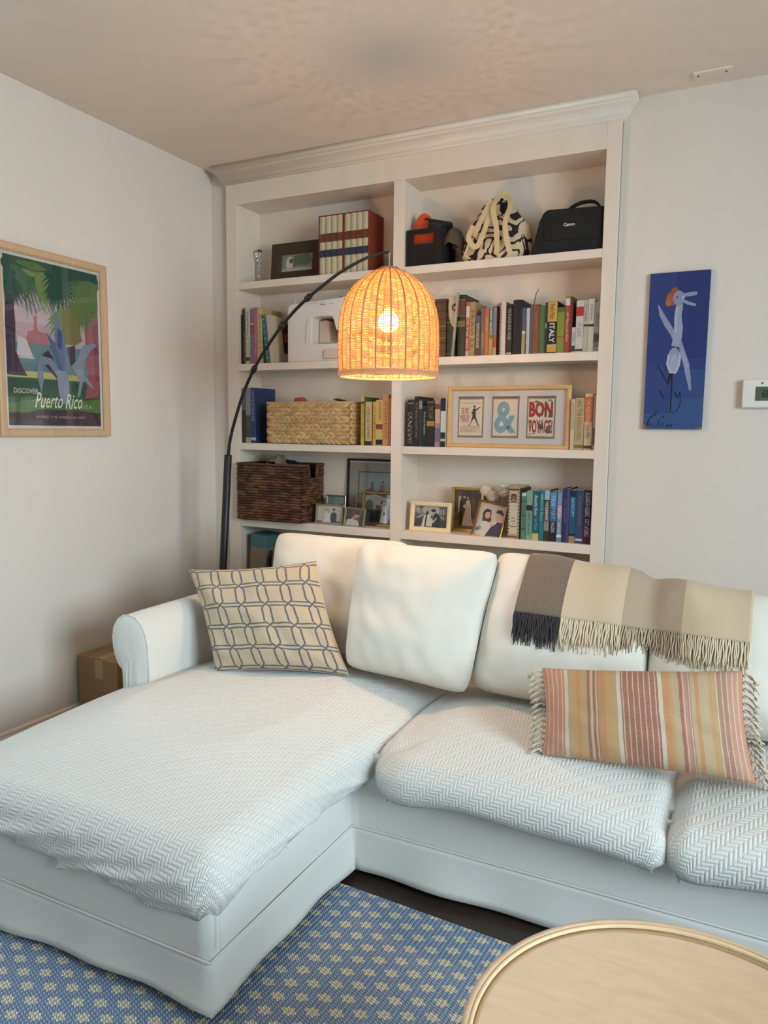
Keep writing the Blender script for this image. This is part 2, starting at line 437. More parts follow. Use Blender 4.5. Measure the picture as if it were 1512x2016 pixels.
for p in [((1.70, YB-.016), (XR, YB))]: w.box(p[0][0], p[1][0], p[0][1], p[1][1], 0, .15)
struct(w.build('baseboard_back', TRIM, bevel=.003))

# ------------------------------------------------------------------ built-in bookcase
BK = thing('bookcase', (0, 0, 0), 'white painted built-in bookcase with crown moulding, five shelf levels in two bays', 'bookcase')
ZS = [1.885, 1.527, 1.173, .825, .47]          # shelf tops
XI0, XD0, XD1, XI1, XO = .061, .830, .877, 1.651, 1.70
YBK = .172
f = M(); f.box(0, XI0, 0, .022, 0, 2.325).box(XI1, XO, 0, .022, 0, 2.325).box(XD0, XD1, 0, .022, 0, 2.22)
f.build('face_stiles', CASE, BK, bevel=.0015)
M().box(XI0, XI1, 0, .022, 2.22, 2.345).build('top_rail', CASE, BK, bevel=.0015)
M().box(.002, XO-.002, 0.002, .183, 2.346, 2.370).build('top_panel', CASE, BK)
M().box(.002, .06, .022, .184, 0, 2.34).build('side_panel', CASE, BK)
M().box(XI1+.001, XO-.002, .022, .184, 0, 2.34).build('side_panel', CASE, BK)
M().box(XD0+.002, XD1-.002, .022, YBK, 0, 2.22).build('divider', CASE, BK)
M().box(.06, XI1, YBK, .183, 0, 2.34).build('back_panel', CASE, BK)
M().box(.06, XI1, .001, YBK, 2.221, 2.24).build('top_board', CASE, BK)
for z in ZS:
    t = .031 if z > .9 else .035
    M().box(XI0, XD0, .0005, YBK, z-t, z).build('shelf', CASE, BK, bevel=.0015)
    M().box(XD1, XI1, .0005, YBK, z-t, z).build('shelf', CASE, BK, bevel=.0015)
# crown: profile (out, z) swept round the front and mitred back to the wall at both ends
prof = [(0, 2.306), (.005, 2.306), (.006, 2.311), (.012, 2.314), (.012, 2.319), (.018, 2.322), (.022, 2.329), (.026, 2.341), (.036, 2.352), (.044, 2.357), (.045, 2.362), (.050, 2.364), (.050, ZC-.0005), (0, ZC-.0005)]
cr = M(); n0 = 0; k = len(prof)
for o_, z in prof: cr.v.append((max(XL+.001, -o_), YB-.0005, z))
for o_, z in prof: cr.v.append((max(XL+.001, -o_), -o_, z))
for o_, z in prof: cr.v.append((XO+o_, -o_, z))
for o_, z in prof: cr.v.append((XO+o_, YB-.0005, z))
for a in range(3):
    for i in range(k-1): cr.f.append((a*k+i, (a+1)*k+i, (a+1)*k+i+1, a*k+i+1)); cr.mi.append(0)
cr.build('crown_moulding', TRIM, BK, smooth=math.radians(25))

# ------------------------------------------------------------------ books
def book(i, x, z, t, h, d, rgb, label, group, text=None, tc=(235, 230, 215), trgb2=None, bands=(), y=.02, lean=0, hard=False, shear=0, bold=0, tspan=(.12, .85), cover=None, tex=None, name='book'):
    """bands: (v0, v1, rgb) blocks on the spine; cover: rgb of the front board; lean: degrees, top towards -x"""
    o = thing(name, (x, y, z), label, 'book', group, (0, -math.radians(lean), 0))
    m = cmat(rgb, .5); mc = cmat(cover, .5) if cover else m
    bt = .0024 if hard or t > .024 else .0009; bt = min(bt, t*.2)
    c = M(); r = min(t*.22, .004) if hard else 0
    c.box(.0002, bt, .001, d, 0, h, 0); c.box(t-bt, t-.0002, .001, d, 0, h, 1)
    if hard:
        P = []
        for k in range(7):
            a = k/6; P.append((.0002+a*(t-.0004), -r*math.sin(PI*a)))
        n = len(P); P += [(t-.0002, .003), (.0002, .003)]
        c.prism([(p[0], p[1]) for p in P], 0, h, 0, axis='Z')
    else: c.box(.0002, t-.0002, 0, .0016, 0, h, 0)
    c.build('cover', [m, mc], o)
    ins = .003 if hard else .0006
    M().box(bt+.0001, t-bt-.0001, .0022, d-ins, ins, h-ins).build('pages', PAGES, o)
    fy = -.0003 if not hard else -r-.0003
    if bands:
        for q, (v0, v1, cc) in enumerate(bands):
            M().box(.0006, t-.0006, fy-q*.00003, fy+.0006+r, v0*h, v1*h).build('spine_band', cmat(cc, .5), o)
    if text:
        tb = M(); ms = [cmat(tc, .5)]
        parts = text if isinstance(text, list) else [(text, tspan[0], tspan[1], None)]
        for q, (s_, a, b_, col) in enumerate(parts):
            if col: ms.append(cmat(col, .5)); mi = len(ms)-1
            else: mi = 0
            add_text(tb, s_, t*.24, t*.76, h*(1-b_), h*(1-a), fy-.0003, mi, bold, shear, -90)
        tb.build('spine_lettering', ms, o)
    return o
SB = ZS[1]
G = 'books upright on the second shelf of the right bay'
book(0, .990, SB, .014, .205, .13, (44, 32, 26), 'dark brown book half hidden by the lampshade, left end of right bay', G)
book(0, 1.007, SB, .050, .226, .15, (104, 66, 38), 'thick antique brown leather book with ribbed gilt spine', G, bands=[(.10, .115, (70, 42, 24)), (.24, .255, (70, 42, 24)), (.32, .335, (150, 112, 56)), (.44, .455, (70, 42, 24)), (.52, .54, (150, 112, 56)), (.64, .655, (70, 42, 24)), (.78, .80, (70, 42, 24)), (.93, .95, (70, 42, 24))], hard=True)
book(0, 1.060, SB, .036, .218, .15, (66, 66, 42), 'old olive cloth book behind the shell postcard', G, bands=[(.05, .07, (120, 104, 60)), (.60, .62, (130, 112, 66)), (.75, .77, (130, 112, 66))], hard=True)
book(0, 1.104, SB, .033, .236, .17, (48, 50, 30), 'dark green book with a brown label and gilt ornament, tallest beside postcard', G, bands=[(.66, .92, (112, 62, 36)), (.48, .58, (128, 108, 58)), (.655, .66, (190, 160, 90)), (.92, .925, (190, 160, 90))], hard=True)
book(0, 1.1385, SB, .015, .208, .14, (196, 96, 84), 'thin salmon pink book with a white title block', G, 'PARIS TO GO', bands=[(.72, .92, (226, 220, 206)), (0, .1, (216, 180, 170))])
book(0, 1.154, SB, .022, .207, .14, (186, 150, 92), 'tan and gold glossy paperback beside thin salmon book', G, 'TRAVELS', tc=(120, 70, 40), bands=[(.35, .4, (220, 196, 140))])
book(0, 1.177, SB, .022, .155, .12, (92, 66, 46), 'short dark brown book with small blue label', G, 'THE FIVE LOVE LANGUAGES', bands=[(.84, .97, (70, 92, 140))], tspan=(.18, .8))
book(0, 1.2005, SB, .015, .179, .13, (120, 108, 96), 'slim taupe book left of the orange one', G, 'ADULTS', tc=(200, 190, 170), tspan=(.5, .8))
book(0, 1.2165, SB, .016, .180, .13, (222, 108, 44), 'bright orange narrow paperback', G, 'ORIGINAL', tc=(240, 180, 120), tspan=(.2, .5))
book(0, 1.2335, SB, .015, .184, .13, (214, 178, 92), 'yellow and teal paperback titled DARING GREATLY', G, 'DARING GREATLY', tc=(245, 245, 240), bands=[(.55, .99, (70, 120, 132)), (.35, .55, (120, 146, 96))], bold=.02, tspan=(.03, .58))
book(0, 1.2495, SB, .014, .187, .13, (196, 84, 58), 'slim book fading from grey blue to red', G, bands=[(.4, .97, (134, 140, 150)), (0, .16, (210, 180, 130))])
# spiral notebook
o = thing('spiral_notebook', (1.268, .02, SB), 'white spiral-bound notebook with black wire rings facing out', 'notebook', G)
M().box(.008, .031, 0, .15, .001, .196).build('pages', cmat((222, 214, 204)), o)
M().box(.031, .0325, 0, .152, 0, .199).box(.0065, .008, 0, .152, 0, .199).build('cover', cmat((190, 60, 50)), o)
rg = M()
for q in range(26): rg.tube([(.008+.009*math.cos(a)-.002, -.001-.0035*math.sin(a)-.002, .006+q*.0074+.001*math.sin(a)) for a in [2*PI*u/8 for u in range(8)]], .0009, 5, closed=True)
rg.build('wire_rings', BLACKM, o, True)
book(0, 1.303, SB, .0215, .189, .14, (22, 21, 20), 'black paperback with tiny white lettering beside notebook', G, 'YES PLEASE AND MORE', tc=(190, 185, 175), tspan=(.08, .7), bands=[(.02, .05, (200, 195, 180))])
book(0, 1.327, SB, .034, .203, .15, (26, 20, 20), 'thick plain black hardback, widest black book on its shelf', G, hard=True)
book(0, 1.362, SB, .014, .173, .12, (70, 92, 124), 'thin blue and clear plastic-covered book', G, bands=[(0, .45, (180, 158, 110)), (.45, .5, (220, 215, 200))])
o = thing('spiral_notebook', (1.3765, .02, SB), 'small pale notebook with white coil beside the ribboned journal', 'notebook', G)
M().box(.0035, .015, 0, .12, .001, .171).build('pages', cmat((206, 206, 206)), o)
rg = M()
for q in range(24): rg.tube([(.0045+.004*math.cos(a), -.001-.003*math.sin(a)-.0015, .006+q*.0068) for a in [2*PI*u/8 for u in range(8)]], .0007, 5, closed=True)
rg.build('wire_rings', cmat((225, 225, 225)), o, True)
o = book(0, 1.393, SB, .0115, .183, .13, (86, 92, 104), 'grey blue cloth journal with a ribbon marker standing up', G)
rb = M(); rb.grid(lambda u, v: (.004+.016*v*v+.004*u, .03-.002*v, .182+.05*v+.012*math.sin(v*2)), 1, 8)
rb.build('ribbon_marker', cmat((84, 104, 128)), o)
book(0, 1.405, SB, .0235, .182, .13, (140, 78, 46), 'rust brown cloth book right of the ribboned journal', G, 'a history of the world', tc=(190, 130, 90), tspan=(.1, .5))
book(0, 1.4295, SB, .0195, .176, .13, (88, 122, 70), 'leaf green paperback between the rust brown book and ITALY guide', G, 'GARDENS', tc=(110, 150, 96), tspan=(.3, .7))
book(0, 1.4495, SB, .0085, .186, .13, (52, 66, 44), 'very thin dark green booklet beside ITALY guide', G, bands=[(.5, .6, (150, 160, 130))])
book(0, 1.4585, SB, .036, .190, .14, (22, 26, 34), 'travel guide with yellow blocks and ITALY in white on black', G, [('ITALY', .42, .79, None), ("Fred's Picks", .06, .34, (110, 60, 20))], tc=(238, 234, 220), bands=[(.61, .995, (222, 166, 74)), (.03, .16, (222, 166, 74)), (.16, .175, (200, 190, 160))], bold=.02)
book(0, 1.495, SB, .0275, .165, .13, (130, 156, 40), 'lime green book with an orange stripe', G, bands=[(.3, .36, (196, 110, 50)), (.36, .37, (60, 90, 40)), (.9, .99, (80, 110, 50))])
book(0, 1.5235, SB, .0175, .204, .14, (190, 66, 52), 'tall red book with a white top and pale script title', G, 'All I Want is this World', tc=(240, 214, 190), bands=[(.84, .96, (226, 222, 206)), (.96, .999, (120, 140, 70))], tspan=(.28, .8), shear=.3)
book(0, 1.5415, SB, .0085, .201, .14, (100, 60, 50), 'thin dark red brown book behind the little white one', G)
book(0, 1.5505, SB, .012, .091, .10, (224, 222, 214), 'tiny white book, shortest in its row', G, 'POEMS', tc=(70, 70, 70), tspan=(.2, .6), bands=[(.05, .28, (60, 60, 60))])
book(0, 1.5635, SB, .0275, .186, .14, (216, 212, 206), 'white book with a red square near the top', G, 'A LIFE', tc=(150, 150, 150), tspan=(.42, .7), bands=[(.70, .88, (198, 48, 40)), (.03, .07, (80, 50, 50))])
book(0, 1.5915, SB, .016, .186, .14, (196, 188, 172), 'cream paperback with a small bird mark', G, 'the long way', tc=(90, 80, 66), tspan=(.08, .4), bands=[(.50, .54, (60, 54, 50))])
book(0, 1.608, SB, .0205, .189, .14, (214, 206, 192), 'off-white paperback, right neighbour of the cream bird-marked book', G, 'the light between', tc=(100, 90, 76), tspan=(.1, .4), bands=[(.48, .53, (70, 60, 56))])
book(0, 1.6295, SB, .0205, .177, .13, (178, 178, 176), 'pale grey book with misty photo spine against the right side', G, 'ANTONIA', tc=(90, 90, 92), tspan=(.22, .5), bands=[(.1, .4, (140, 140, 138)), (.2, .36, (90, 86, 84))])
# shell postcard standing between the books
o = thing('postcard', (1.082, .012, SB), 'cream postcard with a round brown shell picture, tucked among old books', 'card')
o.rotation_euler = (0, math.radians(3.5), 0)
pc = M(); pc.prism([(-.026, .19), (-.020, .15), (-.006, .12), (.008, .11), (.014, .236), (-.026, .232)], 0, .0012)
pc.build('card', cmat((214, 196, 160)), o)
art('picture', .03, .03, [((92, 60, 40), C_(.5, .5, .42, .5)), ((206, 170, 130), C_(.5, .45, .2, .25))], o, y=-.0006, x0=-.014, z0=.175)
M().prism([(.006, 0), (.0105, 0), (.0165, .243), (.010, .245)], -.012, .002).build('folded_edge', cmat((190, 180, 154)), o)

SD = ZS[3]; G = 'books upright on the fourth shelf of the right bay'
o = book(0, 1.333, SD, .042, .204, .14, (196, 160, 118), 'thick cream paperback with checked edges and a face at the top of spine', G, bands=[(.03, .05, (110, 70, 44)), (.92, .95, (110, 70, 44)), (.09, .90, (226, 204, 176))], y=.012)
ck = M()
for q in range(13):
    ck.box(.001, .0055, -.0008, .0004, .022+q*.0128, .028+q*.0128); ck.box(.0365, .041, -.0008, .0004, .022+q*.0128, .028+q*.0128)
ck.build('checked_border', cmat((84, 96, 84)), o)
art('spine_portrait', .026, .036, [((150, 120, 96), R_(0, 1, 0, 1)), ((70, 44, 32), C_(.5, .55, .38, .42)), ((156, 104, 76), C_(.5, .45, .3, .36)), ((90, 50, 38), R_(.35, .65, .5, .54)), ((236, 226, 210), R_(.38, .62, .22, .28))], o, y=-.001, x0=.008, z0=.14)
t_ = M()
for q, s_ in enumerate(['LONG', 'WALK', 'TO', 'FREEDOM']): add_text(t_, s_, .013-(q == 3)*.004+(q == 2)*.005, .029+(q == 3)*.004-(q == 2)*.005, .078-q*.011, .083-q*.011, -.0012)
t_.build('spine_lettering', cmat((90, 76, 60)), o)
book(0, 1.3755, SD, .0065, .196, .13, (54, 36, 30), 'thin dark brown book squeezed beside thick cream paperback', G)
book(0, 1.3825, SD, .0185, .180, .13, (92, 146, 122), 'green patterned short book with white sticker on top', G, 'A HISTORY', tc=(60, 110, 90), bands=[(.93, .999, (226, 220, 206)), (.2, .24, (60, 110, 90)), (.5, .53, (60, 110, 90)), (.8, .83, (60, 110, 90))])
book(0, 1.4020, SD, .0235, .188, .13, (136, 176, 150), 'pale sage green book with a small dark portrait oval', G, "HARRIET'S DAUGHTER", tc=(50, 90, 76), tspan=(.44, .9), bands=[(.60, .71, (60, 30, 44))])
book(0, 1.4265, SD, .0255, .188, .13, (28, 104, 124), 'teal paperback titled Beautiful Ruins with a yellow foot', G, [('Beautiful Ruins', .08, .5, None), ('Jess Walter', .54, .8, (150, 196, 200))], tc=(235, 240, 235), bands=[(0, .14, (222, 196, 110))], shear=.3)
book(0, 1.4530, SD, .0170, .188, .13, (16, 132, 150), 'narrow bright turquoise book', G, 'Where Is Here', tc=(220, 220, 120), bands=[(0, .02, (30, 90, 110))], tspan=(.04, .6))
book(0, 1.4710, SD, .0200, .196, .13, (96, 96, 78), 'book with sky photo top and stone photo foot', G, 'THE RUNAWAY', tc=(238, 238, 228), bands=[(.78, .99, (170, 196, 216)), (.70, .80, (50, 50, 40)), (.2, .38, (150, 146, 136)), (0, .2, (66, 58, 40))], tspan=(.22, .6), bold=.02)
book(0, 1.4925, SD, .0255, .190, .13, (42, 34, 52), 'book fading from sky blue to near black', G, [('THE NOT OF IT', .08, .55, None), ('FRAZIER', .62, .82, (220, 220, 230))], tc=(190, 215, 235), bands=[(.4, .99, (66, 110, 160)), (.7, .99, (96, 150, 196))])
book(0, 1.5195, SD, .0195, .193, .13, (112, 140, 184), 'pale blue and pink paperback with white square near foot', G, [('CATCH', .06, .28, None), ('THE LIGHT FANTASTIC', .3, .9, (240, 240, 245))], tc=(200, 220, 240), bands=[(.5, .72, (206, 150, 184)), (.09, .14, (235, 235, 240))], bold=.01)
book(0, 1.5400, SD, .0250, .203, .14, (56, 46, 100), 'indigo purple hardback with faint script title', G, 'Ever Enchanted', tc=(120, 110, 170), tspan=(.2, .62), shear=.3, hard=True)
book(0, 1.5660, SD, .0235, .198, .13, (26, 96, 130), 'teal blue book with a tan foot', G, 'ANN PATCHETT', tc=(180, 220, 230), bands=[(0, .13, (176, 140, 100)), (.88, .99, (16, 50, 66)), (.13, .18, (14, 50, 62))], tspan=(.14, .5))
book(0, 1.5900, SD, .0270, .199, .14, (62, 72, 104), 'slate blue hardback with small white mark at foot', G, 'the long song of home', tc=(120, 132, 160), tspan=(.1, .66), bands=[(.05, .09, (210, 215, 225))])
book(0, 1.6175, SD, .0300, .202, .14, (42, 36, 62), 'navy to maroon paperback titled CITY OF GIRLS', G, [('ELIZABETH GILBERT', .06, .50, None), ('CITY of GIRLS', .54, .86, None)], tc=(210, 205, 215), bands=[(0, .3, (88, 30, 56))])

SC_ = ZS[2]; G = 'dark books left of the triple frame'
book(0, .896, SC_, .029, .187, .14, (36, 30, 28), 'black cloth book with cream swirl ornament', G, bands=[(.92, .94, (150, 140, 120))], hard=True)
sw = M()
for q in range(7): sw.tube([(.904+.009*math.cos(a*1.3+q)+.004, .0148, SC_+.02+q*.018+.009*math.sin(a)) for a in [u*.7 for u in range(9)]], .0009, 4)
book(0, .9255, SC_, .0195, .202, .15, (40, 24, 22), 'tallest dark maroon book left of the triple frame', G, 'WUTHERING HEIGHTS EMILY', tc=(160, 130, 110))
book(0, .9455, SC_, .0145, .190, .13, (52, 52, 54), 'black book with silver patterned top of spine', G, bands=[(.8, .97, (150, 148, 146))])
book(0, .9605, SC_, .0195, .164, .12, (34, 40, 38), 'short black paperback titled Pride and Prejudice', G, 'Pride and Prejudice', tc=(220, 216, 200), tspan=(.15, .7))
book(0, .9805, SC_, .0335, .184, .14, (34, 26, 22), 'black book with a round gilt emblem', G, 'THE COUNT', tc=(150, 130, 90), bands=[(.45, .56, (178, 140, 70)), (.96, .98, (150, 120, 70))], tspan=(.12, .4))
book(0, 1.0160, SC_, .0225, .189, .14, (176, 140, 142), 'dusty mauve book with part of a painted face', G, bands=[(.5, .8, (214, 176, 150)), (.8, .9, (110, 70, 62)), (.1, .4, (120, 112, 130))], tc=(120, 90, 90))
book(0, 1.0405, SC_, .0215, .194, .14, (226, 224, 220), 'white book with black top and dark photo foot', G, bands=[(.74, .999, (26, 26, 28)), (0, .3, (40, 40, 42)), (.12, .17, (210, 208, 204))])
# move the swirls onto the first book
sw.build('spine_ornament', cmat((206, 198, 176)), None)
_s = bpy.data.objects['spine_ornament']; _b = [o for o in bpy.data.objects if o.get('label', '').startswith('black cloth book with cream')][0]
_s.parent = _b; _s.location = (-.896, -.02, -SC_)
G = 'pale books right of the triple frame'
book(0, 1.5575, SC_, .0150, .186, .13, (226, 206, 170), 'slim cream book touching the triple frame', G, 'HIDDEN PATHS', tc=(150, 120, 90), tspan=(.06, .6))
book(0, 1.5735, SC_, .0330, .191, .14, (206, 176, 126), 'buff paperback titled ALL THE KINGS MEN', G, [("ALL THE KING'S MEN", .05, .8, None)], tc=(120, 104, 80), bands=[(.04, .1, (150, 110, 60))])
book(0, 1.6080, SC_, .0290, .206, .14, (222, 190, 146), 'peach book with an orange upper block', G, [('THE WEDDING', .1, .5, (240, 200, 160)), ('Love Affair', .56, .8, None)], tc=(110, 80, 56), bands=[(.5, .94, (224, 112, 66)), (.03, .08, (90, 60, 50))])
book(0, 1.6385, SC_, .0120, .199, .13, (196, 176, 168), 'thin pinkish grey book against the right side', G, bands=[(.1, .4, (120, 110, 120))])

G = 'books left of the seagrass basket'
book(0, .063, SC_, .020, .246, .16, (70, 44, 30), 'dark brown tall book at the far left of third shelf', G, bands=[(.6, .999, (96, 110, 120))])
book(0, .084, SC_, .028, .249, .16, (140, 146, 150), 'grey photo book with green foliage at the foot', G, bands=[(.3, .5, (84, 84, 70)), (.1, .3, (60, 84, 50)), (0, .1, (190, 170, 160))])
book(0, .1135, SC_, .027, .248, .16, (38, 62, 116), 'tall royal blue hardback with white title', G, 'COLLECTED LETTERS OF HOME', tc=(170, 186, 214), tspan=(.05, .6), bands=[(.05, .1, (190, 200, 220))], hard=True)
G = 'yellow paperbacks right of the seagrass basket'
book(0, .6790, SC_, .0160, .203, .14, (222, 190, 80), 'bright yellow thin paperback with a green cover', G, 'SECRETS OF EDEN', tc=(90, 70, 20), cover=(70, 110, 50), bands=[(.86, .9, (60, 60, 30))])
book(0, .7000, SC_, .0300, .182, .13, (222, 186, 136), 'peach cream paperback with a dark foot', G, 'SWEET SALT SUMMER', tc=(170, 90, 70), bands=[(0, .1, (50, 40, 44))])
book(0, .7360, SC_, .0135, .182, .13, (226, 184, 84), 'slim golden paperback in the yellow row', G, 'SUNDAY', tc=(150, 80, 40))
book(0, .7505, SC_, .0310, .189, .14, (230, 190, 96), 'yellow book with a red flower motif and black foot', G, 'JANE AND PRUDENCE', tc=(110, 80, 40), bands=[(.36, .47, (150, 56, 40)), (.02, .13, (30, 28, 34))], tspan=(.04, .45))
book(0, .7825, SC_, .0260, .212, .14, (228, 156, 92), 'orange peach tall book nearest the divider', G, 'WARM DAYS', tc=(190, 100, 50))
book(0, .8090, SC_, .0200, .194, .13, (206, 120, 70), 'burnt orange book half hidden by the divider', G)

G = 'books left of the sewing machine'
book(0, .063, SB, .011, .220, .14, (26, 22, 24), 'black book at the far left of second shelf', G)
book(0, .0745, SB, .0115, .246, .15, (74, 66, 64), 'charcoal photo-spined book beside the black one', G, 'NO ONE TELLS YOU', tc=(170, 160, 150), tspan=(.45, .95))
book(0, .0865, SB, .0250, .250, .16, (226, 222, 214), 'white cookbook titled Vivian Howard', G, [('Vivian Howard', .06, .56, None)], tc=(50, 60, 96), bands=[(.0, .40, (206, 200, 170)), (.06, .12, (60, 70, 60))])
book(0, .1120, SB, .0200, .241, .15, (132, 130, 140), 'grey spine with a small food picture', G, bands=[(.55, .72, (150, 100, 80)), (.72, .74, (220, 216, 210))])
book(0, .1325, SB, .0190, .248, .16, (206, 96, 134), 'hot pink cookbook between the grey and cream yellow spines', G, 'THE SOUTHERN TABLE', tc=(232, 170, 190))
book(0, .1520, SB, .0260, .246, .16, (214, 198, 138), 'cream yellow spined large book before the leaning teal one', G, 'BAKED', tc=(190, 160, 90), cover=(206, 184, 112))
book(0, .1985, SB, .0170, .213, .14, (22, 132, 120), 'teal leaning book dotted in white', G, lean=6.5, cover=(206, 198, 180))
_o = bpy.data.objects[-1]
tb = M()
for q in range(7): tb.ell((.0085, -.0006, .025+q*.028), (.0025, .0006, .003), seg=6, rings=4)
tb.build('spine_dots', cmat((235, 235, 230)), [o for o in bpy.data.objects if o.get('label', '').startswith('teal leaning')][0])
o = book(0, .2220, SB, .0180, .212, .16, (222, 200, 186), 'pale cream leaning book with dark picture on its cover', G, lean=6.5, cover=(224, 208, 184))
cv = M(); cv.box(.0181, .0184, .09, .158, .05, .19, 0).box(.0184, .0187, .10, .14, .10, .14, 1)
cv.build('cover_picture', [cmat((60, 40, 36)), cmat((196, 60, 40))], o)

# two slipcased sets on the top shelf
ST = ZS[0]
for bx, n_ in ((.470, 0), (.5905, 1)):
    lab = ['red slipcase of four cream volumes, left of the pair on top shelf', 'red slipcase of four cream volumes, right of the pair, showing its red side'][n_]
    o = thing('slipcase', (bx, .02, ST), lab, 'slipcase', 'red slipcases on the top shelf')
    RED = cmat((150, 52, 34), .6)
    W_ = .119; H_ = .245
    c = M(); c.box(0, .003, 0, .135, 0, H_).box(W_-.003, W_, 0, .135, 0, H_).box(.003, W_-.003, 0, .135, 0, .003).box(.003, W_-.003, 0, .135, H_-.003, H_).box(.003, W_-.003, .132, .135, .003, H_-.003)
    c.build('case', RED, o, bevel=.0006)
    names = [['first', 'second', 'third', 'fourth'][q]+' cream volume from the left in the '+['left', 'right'][n_]+' red slipcase' for q in range(4)]
    for q in range(4):
        book(0, bx+.0036+q*.02815, ST+.0035, .0270, .237, .12, (214, 202, 164), names[q], 'cream slipcased volumes', bands=[(.56, .70, (126, 58, 36)), (.555, .56, (190, 160, 90)), (.70, .705, (190, 160, 90)), (.30, .42, (48, 54, 84)), (.295, .30, (190, 160, 90)), (.42, .425, (190, 160, 90))], y=.023, hard=True)

# ------------------------------------------------------------------ picture frames
def frame(name, loc, w, h, fw, fd, fm, shapes, label, cat='picture frame', group=None, tilt=0, rz=0, roll=0, mat_w=0, matm=None, back=True, pane=True, pin=None, art_name='photograph'):
    o = thing(name, loc, label, cat, group, (math.radians(-tilt), math.radians(roll), math.radians(rz)))
    f = M()                                          # four mitred rails with a stepped profile
    for (a, b) in (((0, 0), (w, 0)), ((w, 0), (w, h)), ((w, h), (0, h)), ((0, h), (0, 0))):
        pass
    pr_ = [(0, fd), (0, .0), (fw*.25, -fd*.12), (fw*.8, 0), (fw, fd*.35), (fw, fd)]
    cs = [(0, 0, 1, 1), (w, 0, -1, 1), (w, h, -1, -1), (0, h, 1, -1)]
    k = len(pr_)
    for cx, cz, sx, sz in cs:
        for i_, y_ in pr_: f.v.append((cx+sx*i_, y_, cz+sz*i_))
    for a in range(4):
        b = (a+1) % 4
        for i in range(k):
            j = (i+1) % k; f.f.append((a*k+i, b*k+i, b*k+j, a*k+j)); f.mi.append(0)
    f.build('frame_rail', fm, o)
    if back: M().box(fw*.5, w-fw*.5, fd*.75, fd*.98, fw*.5, h-fw*.5).build('backing', cmat((60, 50, 42)), o)
    iw, ih = w-2*fw, h-2*fw
    if mat_w:
        mw = mat_w
        M().box(fw*.9, w-fw*.9, fd*.66, fd*.74, fw*.9, h-fw*.9).build('mat_board', matm or MATB, o)
        art(art_name, iw-2*mw, ih-2*mw, shapes, o, y=fd*.655, x0=fw+mw, z0=fw+mw)
    else: art(art_name, iw, ih, shapes, o, y=fd*.7, x0=fw, z0=fw)
    if pane: M().box(fw*.9, w-fw*.9, fd*.38, fd*.40, fw*.9, h-fw*.9).build('glass_pane', PANE, o)
    return o
BW = lambda v: (v, int(v*.97), int(v*.92))
def couple(bg, dress=(225, 220, 212), suit=(36, 32, 36), hair=(50, 34, 30), skin=(206, 170, 146), sx=0, extra=()):
    s = [(bg, R_(0, 1, 0, 1))]; s += list(extra)
    s += [(suit, [(.52+sx, .02), (.54+sx, .5), (.6+sx, .62), (.72+sx, .62), (.78+sx, .5), (.78+sx, .02)]), (skin, C_(.655+sx, .74, .055, .09)), (hair, C_(.66+sx, .80, .06, .06)),
          (dress, [(.2+sx, .0), (.32+sx, .3), (.33+sx, .5), (.4+sx, .58), (.48+sx, .55), (.52+sx, .3), (.56+sx, 0)]), (skin, C_(.43+sx, .67, .055, .085)), (hair, C_(.40+sx, .71, .07, .09)), (skin, C_(.45+sx, .66, .042, .07)),
          (dress, [(.38+sx, .76), (.28+sx, .5), (.26+sx, .2), (.34+sx, .45), (.44+sx, .76)])]
    return s
# top left: dark textured frame
frame('photo_frame', (.178, .085, ST), .262, .175, .050, .016, mat('ribbed_brown', (66, 50, 38), .8, .9, 60, .25, 30, stretch=(1, 1, 6)), [((140, 146, 120), R_(0, 1, 0, 1)), ((84, 104, 60), [(.3, .3), (.4, .9), (.9, 1), (1, .5), (.8, .3)]), ((214, 210, 200), C_(.25, .5, .12, .4)), ((190, 184, 170), R_(0, 1, 0, .2)), ((90, 60, 50), C_(.3, .62, .06, .15))],
      'dark brown ribbed frame with small outdoor photo, beside the slipcases', tilt=5)
# left bay, fourth shelf
G = 'small framed photographs in the left bay'
GREYF = mat('pewter', (150, 138, 116), .4, .1, 60, .1, metal=.6)
couple_bg = lambda: couple((206, 196, 182), dress=(236, 228, 216), hair=(50, 36, 34), suit=(50, 46, 50), extra=[((96, 96, 70), R_(0, 1, 0, .08))])
frame('photo_frame', (.447, .028, SD), .137, .088, .008, .010, GREYF, couple_bg(), 'low silver frame with bride and groom standing far off on pale sky', group=G, tilt=8, rz=3)
frame('photo_frame', (.458, .098, SD), .100, .122, .006, .010, SILVER, [((120, 134, 130), R_(0, 1, 0, 1)), ((84, 96, 66), R_(0, 1, 0, .62)), ((56, 66, 46), [(0, .62), (.3, .7), (.5, .6), (.8, .72), (1, .64), (1, .5), (0, .5)])], 'silver frame with green landscape behind the low silver frame', group=G, tilt=6)
frame('photo_frame', (.598, .012, SD), .104, .084, .0075, .010, GREYF, [((110, 84, 64), R_(0, 1, 0, 1)), ((60, 46, 36), R_(0, .3, .3, 1)), ((206, 150, 120), C_(.45, .55, .14, .16)), ((214, 160, 132), C_(.62, .66, .12, .16)), ((86, 50, 34), C_(.62, .8, .14, .12)), ((120, 70, 44), C_(.36, .66, .12, .12)), ((226, 214, 200), [(0, 0), (.1, .35), (.4, .4), (.7, .3), (.8, 0)]), ((70, 66, 64), [(.8, 0), (.7, .4), (.85, .7), (1, .8), (1, 0)])],
      'small pewter frame with two faces cheek to cheek, left bay', group=G, tilt=10, rz=-4, roll=2)
